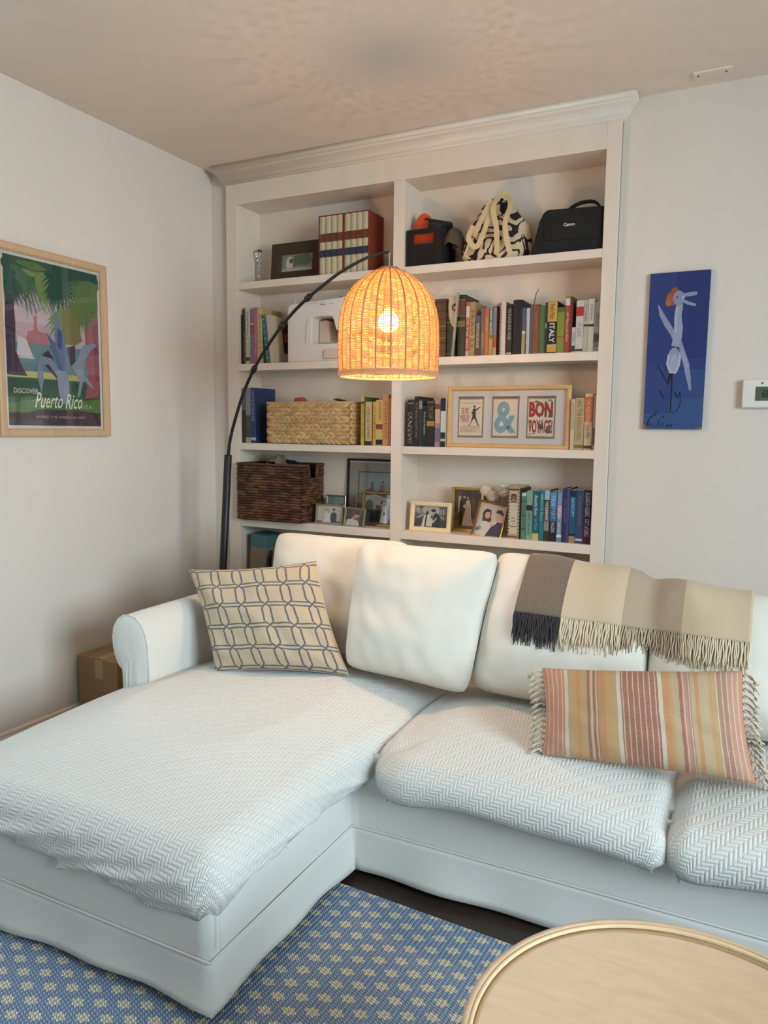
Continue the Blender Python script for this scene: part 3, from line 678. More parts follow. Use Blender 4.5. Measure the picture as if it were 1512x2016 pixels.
frame('photo_frame', (.535, .150, SD), .285, .285, .010, .012, BLACKM, [((40, 34, 30), R_(0, 1, 0, 1)), ((150, 164, 160), R_(.03, .97, .03, .97)), ((120, 126, 116), R_(.03, .97, .03, .45)), ((60, 58, 60), C_(.36, .45, .16, .12)), ((40, 44, 56), R_(.36, .44, .45, .66)), ((40, 32, 30), C_(.40, .70, .035)), ((150, 80, 84), R_(.62, .76, .40, .68)), ((40, 32, 30), C_(.70, .74, .035, .04)), ((90, 86, 84), C_(.62, .4, .14, .12)), ((170, 170, 160), R_(.1, .9, .36, .40))],
      'large black frame with wide mat and group picture, back of left bay', group=G, tilt=3, mat_w=.045, matm=cmat((168, 160, 136)))
frame('photo_frame', (.650, .075, SD), .165, .150, .012, .013, mat('antique_gold', (150, 122, 70), .35, .5, 150, .2, metal=.8),
      [((84, 80, 78), R_(0, 1, 0, 1)), ((150, 146, 142), [(0, .5), (0, .95), (.4, .98), (1, .72), (1, .5)]), ((196, 190, 186), [(.2, 1), (1, .74), (1, .80), (.3, 1)]), ((40, 38, 38), C_(.15, .6, .14, .22)), ((110, 104, 100), R_(0, 1, 0, .12)), ((30, 26, 30), R_(.38, .56, .05, .62)), ((190, 170, 160), C_(.47, .72, .05, .06)), ((226, 222, 218), [(.56, .03), (.62, .5), (.62, .62), (.74, .62), (.78, .4), (.82, .03)]), ((196, 176, 166), C_(.66, .70, .05, .06)), ((50, 44, 44), C_(.58, .73, .04, .05)), ((130, 126, 124), C_(.7, .35, .05, .06)), ((70, 66, 66), C_(.9, .45, .08, .25)), ((36, 34, 38), R_(.2, .36, .05, .42))],
      'beaded gold frame with wedding party, leaning by the divider', group=G, tilt=8, rz=-3)
# right bay, fourth shelf
G = 'framed wedding photographs in the right bay'
frame('photo_frame', (.901, .036, SD), .181, .122, .018, .014, mat('cream_frame', (228, 204, 160), .5, .05, 60, .04),
      [(BW(96), R_(0, 1, 0, 1)), (BW(60), R_(0, 1, 0, .35)), (BW(190), C_(.5, .85, .26, .3)), (BW(150), R_(.0, .12, .7, 1))]+[(BW(225), R_(u, u+.018, .5+abs(.5-u)*.35, .78+abs(.5-u)*.3)) for u in (.08, .13, .18, .23, .28, .72, .77, .82, .87, .92)] +
      [(BW(215), [(.08, .46), (.3, .62), (.31, .58), (.09, .42)]), (BW(215), [(.92, .44), (.7, .60), (.69, .56), (.91, .40)]), (BW(30), [(.34, .0), (.3, .3), (.36, .75), (.46, .78), (.46, .5), (.5, 0)]), (BW(225), [(.36, .05), (.4, .6), (.48, .66), (.52, .4), (.6, .35), (.56, .02)]), (BW(200), C_(.475, .71, .045, .07)), (BW(205), C_(.555, .71, .045, .07)), (BW(26), [(.54, .0), (.6, .5), (.62, .68), (.72, .66), (.8, .5), (.8, 0)]), (BW(24), C_(.58, .80, .075, .075)), (BW(230), [(.22, 0), (.3, .55), (.36, .6), (.33, .3), (.32, 0)]), (BW(200), [(.56, .25), (.68, .48), (.7, .44), (.6, .2)])],
      'cream wooden frame with black and white kissing wedding couple', group=G, tilt=7, rz=0)
frame('photo_frame', (1.055, .112, SD), .140, .182, .012, .012, mat('gold_satin', (196, 172, 96), .3, .1, 60, .08, metal=.7),
      [((84, 54, 34), R_(0, 1, 0, 1)), ((150, 96, 56), R_(0, 1, 0, .26)), ((120, 76, 44), R_(0, .3, .2, .42)), ((206, 170, 130), R_(.14, .24, .42, .85)), ((60, 36, 26), R_(.3, .6, .5, .98)), ((130, 80, 50), R_(.66, .78, .45, .8)), ((30, 24, 26), [(.18, .08), (.2, .72), (.28, .8), (.38, .76), (.36, .5), (.32, .08)]), ((206, 176, 146), C_(.36, .82, .04, .035)), ((60, 40, 34), C_(.30, .88, .05, .03)), ((226, 206, 174), [(.30, .08), (.42, .5), (.44, .72), (.56, .76), (.62, .6), (.64, .3), (.72, .08)]), ((206, 176, 146), C_(.49, .81, .04, .035)), ((70, 46, 36), C_(.5, .85, .05, .03)), ((214, 196, 170), C_(.4, .58, .08, .05))],
      'upright gold frame with bride and groom in a wood-panelled hall', group=G, tilt=4)
frame('photo_frame', (1.176, .024, SD), .124, .150, .0085, .012, mat('bronze_frame', (150, 104, 62), .3, .4, 90, .2, metal=.8),
      [((224, 200, 174), R_(0, 1, 0, 1)), ((74, 44, 62), C_(.33, .66, .17, .17)), ((84, 50, 68), C_(.36, .52, .18, .12)), ((226, 176, 150), C_(.36, .65, .105, .11)), ((60, 40, 60), [(.19, .76), (.3, .84), (.5, .80), (.42, .75), (.26, .72)]), ((236, 218, 200), [(.1, .0), (.14, .36), (.3, .46), (.5, .44), (.66, .30), (.5, .0)]), ((226, 178, 152), C_(.78, .66, .10, .11)), ((56, 40, 66), [(.64, .76), (.70, .86), (.86, .87), (.95, .78), (.94, .70), (.86, .75)]), ((66, 52, 84), [(.42, .0), (.56, .26), (.66, .42), (.78, .50), (1, .50), (1, 0)]), ((240, 232, 226), [(.62, .36), (.7, .50), (.78, .48), (.66, .36)]), ((226, 178, 160), C_(.6, .38, .06, .04)), ((206, 206, 190), C_(.13, .32, .13, .14)), ((170, 150, 130), C_(.16, .22, .08, .07)), ((90, 104, 90), C_(.08, .18, .05, .05)), ((240, 226, 220), C_(.22, .34, .06, .05))],
      'bronze frame tilted with smiling long-haired bride and groom', group=G, tilt=13, rz=-2, roll=9)
# triple frame
paper = (236, 218, 190)
ampx = []
o = frame('picture_frame', (1.064, .026, SC_), .489, .240, .0165, .018, OAKH,
      [((222, 212, 206), R_(0, 1, 0, 1))]+[s_ for (u0, u1) in ((.055, .29), (.363, .602), (.668, .91)) for s_ in [((150, 132, 110), R_(u0, u1, .11, .89)), ((110, 96, 80), R_(u0, u1, .86, .89)), (paper, R_(u0+.012, u1-.014, .155, .835))]] +
      # left card: gig poster
      [((40, 36, 36), 'text', 'THE BIG BAND SHOW', (.08, .265, .755, .775)), ((206, 90, 66), 'text', 'ELVIS', (.09, .152, .56, .68), dict(bold=.02)), ((206, 90, 66), 'text', 'PRESLEY', (.078, .162, .43, .54), dict(bold=.02)), ((40, 36, 36), 'text', 'WITH THE', (.078, .155, .395, .415)), ((196, 100, 80), 'text', 'FLORIDA THEATRE', (.075, .263, .285, .315)), ((196, 100, 80), 'text', 'FRI - SAT AUG 10 - 11', (.078, .263, .215, .245), dict(bold=.01)), ((120, 90, 70), R_(.08, .26, .325, .33)), ((120, 90, 70), R_(.08, .26, .262, .267)),
       ((36, 32, 34), C_(.205, .70, .009, .025)), ((48, 44, 46), [(.19, .66), (.215, .67), (.22, .5), (.245, .36), (.255, .34), (.24, .34), (.212, .47), (.195, .46), (.165, .34), (.15, .34), (.17, .37), (.19, .52)]), ((36, 32, 34), [(.18, .58), (.19, .61), (.255, .70), (.262, .69), (.2, .59), (.19, .55)])] +
      # middle card: blue ampersand
      [((122, 172, 184), 'text', '&', (.385, .578, .20, .80), dict(bold=.03)), ((120, 96, 90), C_(.512, .31, .016, .034))] +
      # right card
      [((176, 46, 36), 'text', 'BON', (.687, .888, .50, .79), dict(bold=.05)), ((176, 46, 36), 'text', 'VOYAGE!', (.685, .888, .21, .46), dict(bold=.03)), ((110, 100, 116), [(.72, .78), (.75, .81), (.775, .78), (.75, .76)]), ((96, 76, 96), [(.85, .50), (.87, .64), (.885, .50)]), ((96, 76, 96), [(.69, .40), (.70, .47), (.71, .40)]), ((120, 110, 130), [(.84, .8), (.86, .83), (.89, .79)]), ((96, 66, 80), C_(.79, .33, .022, .05)), ((110, 80, 96), C_(.855, .27, .02, .06)), ((60, 50, 60), [(.69, .19), (.75, .215), (.75, .205), (.69, .18)])],
      'long golden wood frame holding three printed cards, ampersand in the middle', tilt=2, art_name='print_mount')

# ------------------------------------------------------------------ baskets
def basket_rows(mb, P, U, N, width, z0, z1, rows, cols, bl, bt, ang, rng, nm, chev=True):
    rh = (z1-z0)/rows
    for r in range(rows):
        for c in range(cols):
            a = ang*(1 if (r % 2 == 0 or not chev) else -1)*(1 if chev else rng.choice((-.4, .2, .5)))
            u = (c+.5+(0 if chev else .5*(r % 2))+rng.uniform(-.06, .06))/cols*width
            hw = width/cols*bl*.93; u = max(hw, min(width-hw, u))
            z = z0+(r+.5)*rh
            ux = Matrix.Rotation(math.radians(a+rng.uniform(-5, 5)), 3, 'Y')
            e = Vector((U.x, U.y, 0)); B = Matrix(((e.x, N.x, 0), (e.y, N.y, 0), (0, 0, 1)))
            T = B @ ux
            mb.ell(P+U*u+Vector((0, 0, z))+N*(.004+rng.uniform(-.0012, .0012)), (width/cols*bl, .0065, rh*bt), T, 6, 4, rng.randrange(nm))
rng = random.Random(3)
SG = [mat('seagrass', (190, 154, 106), .75, .5, 90, .12), mat('seagrass_light', (198, 164, 116), .75, .5, 90, .12), mat('seagrass_dark', (178, 142, 94), .75, .5, 90, .12)]
o = thing('seagrass_basket', (.215, -.006, SC_), 'light tan braided seagrass basket on the third shelf, left bay', 'basket')
W_, D_, H_ = .424, .160, .182
b = M(); b.box(.006, W_-.006, .006, .009, .004, H_-.004).box(.006, W_-.006, D_-.009, D_-.006, .004, H_-.004).box(.006, .009, .009, D_-.009, .004, H_-.004).box(W_-.009, W_-.006, .009, D_-.009, .004, H_-.004).box(.006, W_-.006, .006, D_-.006, .002, .006)
b.build('liner', SG[2], o)
b = M(); basket_rows(b, Vector((0, .006, 0)), Vector((1, 0, 0)), Vector((0, -1, 0)), W_, .004, H_-.008, 10, 17, 1.0, .62, 17, rng, 3)
b.build('front_weave', SG, o, True)
b = M(); basket_rows(b, Vector((W_-.006, .004, 0)), Vector((0, 1, 0)), Vector((1, 0, 0)), D_-.008, .004, H_-.008, 10, 7, 1.0, .62, 17, rng, 3)
b.build('side_weave', SG, o, True)
b = M(); basket_rows(b, Vector((.006, D_-.004, 0)), Vector((0, -1, 0)), Vector((-1, 0, 0)), D_-.008, .004, H_-.008, 10, 7, 1.0, .62, 17, rng, 3)
b.build('side_weave', SG, o, True)
b = M(); b.tube([(.004, .004, H_-.003), (W_-.004, .004, H_-.003), (W_-.004, D_-.004, H_-.003), (.004, D_-.004, H_-.003)], .0055, 6, closed=True)
for q in range(34): b.ell((.008+q*.0125, .003, H_-.003), (.009, .006, .005), Matrix.Rotation(.4, 3, 'Y'), 6, 4)
b.build('rim', SG[1], o, True)
# things peeking out of it
o = thing('orange_pouch', (.315, .06, SC_+.186), 'orange pouch with a white tip poking out of the seagrass basket', 'pouch')
M().prism([(0, -.05), (.008, .018), (.045, .020), (.062, -.004), (.058, -.05)], 0, .03).build('pouch', cmat((206, 92, 44)), o, bevel=.004)
M().prism([(-.002, 0), (-.012, .018), (.010, .012)], .004, .026).build('white_tip', cmat((226, 216, 200)), o, bevel=.002)
o = thing('paper_bag', (.53, .06, SC_+.186), 'crumpled brown paper bag poking out of the seagrass basket', 'bag')
pb = M(); pb.grid(lambda u, v: (-.01+.11*u+.01*fbm(u*4, v*4, 2), .04*v+.012*fbm(u*5, v*5, 3), (.024+.008*fbm(u*6, v*6, 5))*math.sin(PI*(.15+.85*u)**.6)*(1-.3*v)-.03*(v > .95)-.012), 12, 6)
pb.build('crumpled_paper', mat('kraft_paper', (168, 130, 84), .8, .8, 60, .1), o)

DK = [mat('dark_wicker', (74, 44, 28), .5, .4, 90, .2), mat('dark_wicker_mid', (88, 54, 34), .45, .4, 90, .2), mat('dark_wicker_deep', (64, 37, 24), .5, .4, 90, .2), mat('dark_wicker_pale', (104, 68, 46), .45, .4, 90, .2)]
o = thing('wicker_basket', (.068, -.035, SD), 'large dark brown woven basket on the fourth shelf, left bay', 'basket')
W_, D_, H_ = .348, .200, .258
b = M(); b.box(.006, W_-.006, .006, .010, .004, H_-.006).box(.006, W_-.006, D_-.010, D_-.006, .004, H_-.006).box(.006, .010, .01, D_-.01, .004, H_-.006).box(.006, W_-.006, .006, D_-.006, .001, .005)
b.box(W_-.010, W_-.006, .01, D_-.01, .004, H_-.07).box(W_-.010, W_-.006, .01, .075, H_-.07, H_-.006).box(W_-.010, W_-.006, .135, D_-.01, H_-.07, H_-.006)
b.build('liner', DK[2], o)
b = M(); basket_rows(b, Vector((0, .006, 0)), Vector((1, 0, 0)), Vector((0, -1, 0)), W_, .002, H_-.012, 20, 11, 1.05, .62, 7, rng, 4, False)
b.build('front_weave', DK, o, True)
b = M()
basket_rows(b, Vector((W_-.006, .004, 0)), Vector((0, 1, 0)), Vector((1, 0, 0)), D_-.008, .002, H_-.072, 15, 6, 1.05, .62, 7, rng, 4, False)
basket_rows(b, Vector((W_-.006, .004, 0)), Vector((0, 1, 0)), Vector((1, 0, 0)), .073, H_-.072, H_-.012, 5, 2, 1.05, .62, 7, rng, 4, False)
basket_rows(b, Vector((W_-.006, .135, 0)), Vector((0, 1, 0)), Vector((1, 0, 0)), D_-.139, H_-.072, H_-.012, 5, 2, 1.05, .62, 7, rng, 4, False)
b.build('side_weave', DK, o, True)
b = M(); basket_rows(b, Vector((.006, D_-.004, 0)), Vector((0, -1, 0)), Vector((-1, 0, 0)), D_-.008, .002, H_-.012, 20, 6, 1.05, .62, 7, rng, 4, False)
b.build('side_weave', DK, o, True)
b = M(); z = H_-.005
path = [(W_-.005, .075, z-.062), (W_-.005, .073, z-.03), (W_-.005, .068, z), (W_-.004, .005, z), (.004, .005, z), (.004, D_-.005, z), (W_-.004, D_-.005, z), (W_-.005, .14, z), (W_-.005, .137, z-.03), (W_-.005, .133, z-.062)]
b.tube(path+[path[0]], .007, 6)
for a in range(len(path)):
    p0 = Vector(path[a]); p1 = Vector(path[(a+1) % len(path)]); n = max(1, int((p1-p0).length/.012))
    for q in range(n):
        b.ell(p0.lerp(p1, (q+.5)/n), (.0045, .0085, .0085), (p1-p0).to_track_quat('X', 'Z').to_matrix() @ Matrix.Rotation(.5, 3, 'Z'), 6, 4, rng.randrange(2))
b.build('rim', [DK[1], DK[0]], o, True)
o = thing('folded_cloth', (.24, .06, SD+.24), 'taupe cloth heaped inside the dark woven basket', 'cloth')
cl = M(); cl.grid(lambda u, v: (-.075+.15*u, -.05+.12*v, .052*math.exp(-((u-.42)**2)/.05)*(.6+.4*math.sin(v*3))+.012*fbm(u*5, v*4, 1)+.006*math.sin(u*26+v*4)), 30, 14)
cl.build('cloth', mat('taupe_cloth', (128, 116, 98), .95, .4, 200, .05), o, True)
o = thing('dark_fabric', (.30, .105, SD+.20), 'black fabric bundle in the back of the dark woven basket', 'cloth')
cl = M(); cl.grid(lambda u, v: (-.20+.27*u, -.03+.07*v, .075*math.sin(PI*u)**.4*math.sin(PI*v)**.4+.008*fbm(u*6, v*4, 7)), 26, 10)
cl.build('cloth', mat('black_cloth', (24, 24, 28), .9, .4, 200, .05), o, True)

# ------------------------------------------------------------------ top shelf, right bay
o = thing('storage_bin', (.884, .012, ST), 'black felt storage bin with a cut-out handle, top shelf', 'bin')
FELT = mat('black_felt', (30, 22, 20), .9, .5, 250, .1)
W_, D_, H_ = .150, .150, .142
b = M(); b.box(0, W_, 0, .003, 0, .085).box(0, W_, 0, .003, .123, H_).box(0, .03, 0, .003, .085, .123).box(.115, W_, 0, .003, .085, .123)
b.build('front_panel', FELT, o)
b = M(); b.box(0, .003, .003, D_, 0, H_).box(W_-.003, W_, .003, D_, 0, H_).box(.003, W_-.003, D_-.003, D_, 0, H_).box(.003, W_-.003, .003, D_-.003, 0, .004)
b.build('body', FELT, o)
o = thing('orange_disc', (.938, .06, ST+.008), 'orange rounded plastic piece standing in the black bin', 'plastic piece')
M().prism([(.047*math.cos(a), .105+.1*math.sin(a)) for a in [PI*q/16 for q in range(17)]]+[(-.047, .0), (.047, .0)], -.012, .012).build('disc', mat('orange_plastic', (206, 74, 34), .45), o, bevel=.006)
o = thing('rolled_mat', (.985, .085, ST+.135), 'black rolled mat lying across the storage bin', 'roll')
b = M(); b.tube([(-.01, -.07, .022), (.05, .075, .016)], .0, 4)
b = M()
sp = [(.026*(1-.06*q/6.28)*math.cos(q), .026*(1-.06*q/6.28)*math.sin(q)) for q in [i*.35 for i in range(30)]]
T = Matrix.Rotation(math.radians(-38), 4, 'Z')
n0 = len(b.v)
for y_ in (-.055, .055):
    for a, c_ in sp: b.v.append(tuple(T @ Vector((a, y_, c_+.026))))
for i in range(len(sp)-1): b.f.append((i, i+1, len(sp)+i+1, len(sp)+i)); b.mi.append(0)
b.build('rolled_sheet', mat('black_rubber', (26, 24, 26), .6), o, True)
bpy.data.objects['rolled_sheet'].modifiers.new('thickness', 'SOLIDIFY').thickness = .003
o = thing('grey_cap', (1.055, .07, ST+.001), 'olive grey cloth cap bulging beside the rolled mat', 'cloth')
cl = M(); cl.grid(lambda u, v: (-.036+.085*u, -.03+.09*v, .150*math.sin(PI*min(1, .08+u*.95))**.22*math.sin(PI*(.03+.94*v))**.25+.006*fbm(u*4, v*4, 9)), 20, 14)
cl.build('cloth', mat('olive_cloth', (96, 86, 66), .95, .4, 200, .08), o, True)

# printed tote bag: slumped sack
def tote_mat():
    m = mat('printed_canvas', (206, 186, 150), .9, .4, 300, .05, 10)
    nt, b = begin(m); x, y, z, tc = uvxy(nt, 'Object')
    n = nt.nodes.new('ShaderNodeTexNoise'); n.inputs['Scale'].default_value = 15; n.inputs['Detail'].default_value = 0; n.inputs['Distortion'].default_value = 1.6
    nt.links.new(tc.outputs['Object'], n.inputs['Vector'])
    d = (S(n.outputs['Fac'])-.52).abs()
    nt.links.new(mixc(nt, d.lt(.075), (204, 186, 152), (44, 28, 32)), b.inputs['Base Color']); return m
TOTE = tote_mat(); STRAP = mat('canvas_strap', (206, 184, 142), .9, .4, 300, .05)
o = thing('tote_bag', (1.225, .085, ST), 'cream canvas tote bag with black brush pattern, slumped on top shelf', 'bag')
def totefn(u, v):
    a = 2*PI*u; h = .245*v
    prof = [(0, 1.0), (.15, 1.05), (.35, .98), (.55, .82), (.75, .58), (.9, .38), (1, .05)]
    r = 0
    for i in range(len(prof)-1):
        if prof[i][0] <= v <= prof[i+1][0]:
            t = (v-prof[i][0])/(prof[i+1][0]-prof[i][0]); r = prof[i][1]*(1-t)+prof[i+1][1]*t
    rx = .137*r; ry = .068*r
    fold = 1+.09*math.sin(a*7+v*5)*v+.08*fbm(math.cos(a)*2, math.sin(a)*2, v*5)
    cx = .008*math.sin(v*4)+.012*v
    return (cx+rx*fold*math.cos(a), ry*fold*math.sin(a)*(1-.2*v), h+.004*math.sin(a*5))
b = M(); b.grid(totefn, 72, 40, closeu=True); b.build('sack', TOTE, o, True)
def ribbon(mb, pts, w, th=.002, nrm=Vector((0, -1, 0))):
    pts = [Vector(p) for p in pts]
    # catmull-rom resample
    R = []
    for i in range(len(pts)-1):
        p0 = pts[max(i-1, 0)]; p1 = pts[i]; p2 = pts[i+1]; p3 = pts[min(i+2, len(pts)-1)]
        for q in range(6):
            t = q/6; R.append(.5*((2*p1)+(-p0+p2)*t+(2*p0-5*p1+4*p2-p3)*t*t+(-p0+3*p1-3*p2+p3)*t**3))
    R.append(pts[-1]); n = len(mb.v)
    for i, p in enumerate(R):
        t = (R[min(i+1, len(R)-1)]-R[max(i-1, 0)]).normalized(); s_ = t.cross(nrm); s_ = s_.normalized() if s_.length > .1 else Vector((1, 0, 0)); nn = s_.cross(t)
        for a, c_ in ((-1, -1), (1, -1), (1, 1), (-1, 1)): mb.v.append(tuple(p+s_*a*w/2+nn*c_*th/2))
    for i in range(len(R)-1):
        for q in range(4): mb.f.append((n+i*4+q, n+i*4+(q+1) % 4, n+(i+1)*4+(q+1) % 4, n+(i+1)*4+q)); mb.mi.append(0)
    mb.f.append((n, n+1, n+2, n+3)); mb.mi.append(0); mb.f.append((n+len(R)*4-4, n+len(R)*4-3, n+len(R)*4-2, n+len(R)*4-1)); mb.mi.append(0)
b = M(); ribbon(b, [(.03, -.062, .01), (.035, -.085, .10), (.02, -.085, .19), (.045, -.035, .245), (.075, -.05, .20), (.065, -.08, .12), (.085, -.078, .02)], .020); b.build('handle_strap', STRAP, o)
b = M(); ribbon(b, [(-.06, -.072, .09), (-.03, -.085, .14), (.005, -.07, .21), (-.005, -.085, .13), (-.04, -.088, .05), (-.075, -.088, .08), (-.06, -.078, .13)], .020); b.build('handle_strap', STRAP, o)
b = M(); ribbon(b, [(-.06, -.078, .08), (-.075, -.092, .05), (-.085, -.09, .02), (-.065, -.088, .006)], .006); b.build('tie_cord', STRAP, o)

# camera bag
NYL = mat('black_nylon', (17, 17, 18), .75, .6, 400, .05)
o = thing('camera_bag', (1.385, .018, ST), 'black camera bag with white Canon lettering and top handle', 'bag')
b = M(); b.prism([(0, .004), (.012, 0), (.262, 0), (.264, .152), (.060, .160), (.046, .152), (.030, .122)], 0, .115)
b.build('body', NYL, o, bevel=.010)
b = M(); b.prism([(.052, .05), (.255, .04), (.258, .148), (.064, .155), (.048, .12)], -.004, .004); b.build('front_flap', NYL, o, bevel=.003)
b = M(); ribbon(b, [(.118, .05, .152), (.14, .05, .172), (.175, .05, .184), (.215, .05, .182), (.236, .05, .165), (.234, .05, .15)], .009, .016, Vector((0, -1, 0))); b.build('handle', NYL, o)
b = M(); add_text(b, 'Canon', .122, .162, .092, .104, -.0046, 0, .03); b.build('lettering', cmat((226, 226, 222)), o)

# glass candlesticks
for x, lab in ((.078, 'clear cut-glass candlestick at the left end of top shelf'), (.772, 'clear cut-glass candlestick between the slipcases and divider')):
    o = thing('candlestick', (x, .12, ST), lab, 'candlestick', 'glass candlesticks on the top shelf')
    if x > .5: o.location.x = .790
    else: o.location.x = .092
    P = [(.024, 0), (.026, .006), (.020, .014), (.008, .022), (.006, .040), (.011, .048), (.007, .056), (.006, .095), (.009, .104), (.014, .112), (.008, .120), (.012, .130), (.018, .142), (.014, .158), (.010, .164), (.010, .152)]
    M().lathe(P[:6]+P[6:9], 16).build('stem', GLASS, o, True)
    M().lathe([(p[0], p[1]) for p in P[8:]], 16).build('candle_cup', GLASS, o, True)

# ------------------------------------------------------------------ sewing machine
SWM = mat('ivory_plastic', (214, 208, 202), .35, 0, 60, .01)
o = thing('sewing_machine', (.306, .028, SB), 'white sewing machine half hidden behind the lampshade', 'sewing machine')
b = M()
body = [(0, .0), (0, .238), (.012, .252), (.30, .268), (.40, .266), (.432, .25), (.436, .130), (.36, .125), (.352, .128), (.245, .130), (.232, .176), (.222, .190), (.142, .192), (.128, .182), (.124, .09), (.128, .078), (.436, .074), (.436, 0)]
b.prism(body, 0, .125); b.build('body', SWM, o, bevel=.006)
M().box(.19, .42, -.01, .004, .012, .052).build('accessory_tray', mat('warm_plastic', (206, 186, 170), .4), o, bevel=.004)
b = M(); b.box(.255, .29, .02, .06, .096, .13).box(.268, .274, .03, .036, .074, .10); b.build('presser_foot', SILVER, o)
for px in (-.004+.012, .036+.012): M().tube([(px, .05, .25), (px, .05, .285)], .0025, 8).build('spool_pin', SWM, o, True)
b = M(); b.prism([(.128, .085), (.130, .18), (.16, .185), (.18, .18), (.18, .085)], .055, .12); b.build('column_shading_cover', mat('warm_plastic', (206, 186, 170), .4), o, bevel=.004)
b = M(); add_text(b, 'BERNINA', .165, .195, .238, .243, -.0006); add_text(b, 'sewing', .21, .232, .240, .244, -.0006); b.build('lettering', cmat((90, 84, 80)), o)
M().box(.08, .19, -.0006, .001, .247, .2485).build('seam_line', cmat((196, 190, 184)), o)
b = M(); b.tube([(.105, -.001, .18), (.098, -.001, .15), (.095, -.001, .11), (.094, -.001, .08)], .0014, 6); b.build('seam_line', cmat((196, 190, 184)), o)
M().lathe([(.0, 0), (.006, 0), (.006, .008), (.003, .012), (0, .012)], 12, (.24, .05, .266)).build('thread_guide', BLACKM, o, True)

# ------------------------------------------------------------------ white flowers behind the bronze frame
o = thing('flower_vase', (1.243, .120, SD), 'small glass vase of creamy white flowers behind the bronze frame', 'flowers')
M().lathe([(.016, 0), (.020, .01), (.022, .04), (.014, .085), (.013, .095), (.012, .085), (.019, .04), (.016, .012), (.0, .012)], 18).build('vase', GLASS, o, True)
PET = mat('cream_petals', (240, 228, 206), .8, .2, 100, .06)
rng = random.Random(5)
for cx, cy, cz, r in ((-.040, 0, .172, .024), (-.004, -.012, .150, .026), (.034, 0, .176, .030)):
    b = M()
    for q in range(46):
        th = q*2.39996; ph = math.acos(1-2*(q+.5)/46*.62); rr = r*(.55+.5*(ph/PI))
        d = Vector((math.sin(ph)*math.cos(th), -math.cos(ph)*.6+.2*math.sin(ph)*math.sin(th), math.sin(ph)*math.sin(th)*.9+.25*math.cos(ph)))
        R3 = d.to_track_quat('Z', 'Y').to_matrix() @ Matrix.Rotation(.7, 3, 'X')
        b.ell(d*rr, (r*.34, r*.07, r*.42), R3, 6, 4)
    f_ = b.build('flower_head', PET, o, True, loc=(cx, cy, cz))
    M().tube([(cx*.15, 0, .03), (cx*.3, 0, .09), (cx*.8, cy, cz-.015)], .0016, 6).build('stem', cmat((120, 110, 70)), o, True)

# ------------------------------------------------------------------ bottom shelves glimpsed above the sofa
SE = ZS[4]
o = thing('shopping_bag', (.082, .03, SE), 'taupe paper shopping bag with a teal top band, bottom shelf', 'bag')
T = Matrix.Rotation(math.radians(4), 4, 'Y')
M().box(0, .085, 0, .12, 0, .225, T=T).build('body', mat('taupe_paper', (128, 112, 94), .8, .3, 40, .06), o)
M().box(-.0008, .0858, -.001, .121, .225, .285, T=T).build('top_band', mat('teal_paper', (72, 108, 112), .8, .2, 40, .05), o)
o = thing('shopping_bag', (.19, .05, SE), 'brown bag with black loop handle beside the teal-topped bag', 'bag')
M().prism([(0, 0), (.12, 0), (.115, .20), (.01, .21)], 0, .09).build('body', mat('brown_paper', (104, 84, 66), .8, .3, 40, .06), o, bevel=.004)
b = M(); ribbon(b, [(.012, -.004, .21), (.0, -.012, .15), (.02, -.014, .10), (.05, -.012, .09), (.08, -.010, .13), (.09, -.004, .20)], .009, .003); b.build('handle', BLACKM, o)
o = thing('dark_box', (.42, .03, SE), 'dark grey box on the bottom shelf behind the left cushion', 'box')
M().rbox(0, .36, 0, .12, 0, .25).build('box', cmat((44, 38, 36)), o)
o = thing('dark_bag', (.92, .03, SE), 'dark brown bag on the bottom shelf behind the middle cushion', 'bag')
b = M(); b.grid(lambda u, v: (.02+.30*u, .10*v+.004, .26*math.sin(PI*(.04+.92*u))**.3*math.sin(PI*(.05+.9*v))**.3+.01*fbm(u*4, v*3, 4)), 24, 10); b.build('sack', mat('dark_brown_cloth', (52, 38, 32), .9, .3, 100), o, True)
o = thing('red_bag', (1.25, .03, SE), 'dark red and black bag on the bottom shelf of right bay', 'bag')
b = M(); b.grid(lambda u, v: (.36*u, .10*v+.004, .275*math.sin(PI*(.10+.86*u))**.4*math.sin(PI*(.05+.9*v))**.3+.012*fbm(u*4, v*3, 8)), 28, 10, mif=lambda u, v: 0 if u < .38 else 1); b.build('sack', [mat('dark_red_cloth', (92, 30, 26), .9, .3, 100), mat('ink_cloth', (26, 26, 34), .9, .3, 100)], o, True)

# ------------------------------------------------------------------ sofa
SF = thing('sectional_sofa', (0, 0, 0), 'white slipcovered sectional sofa with chaise on the left', 'sofa')
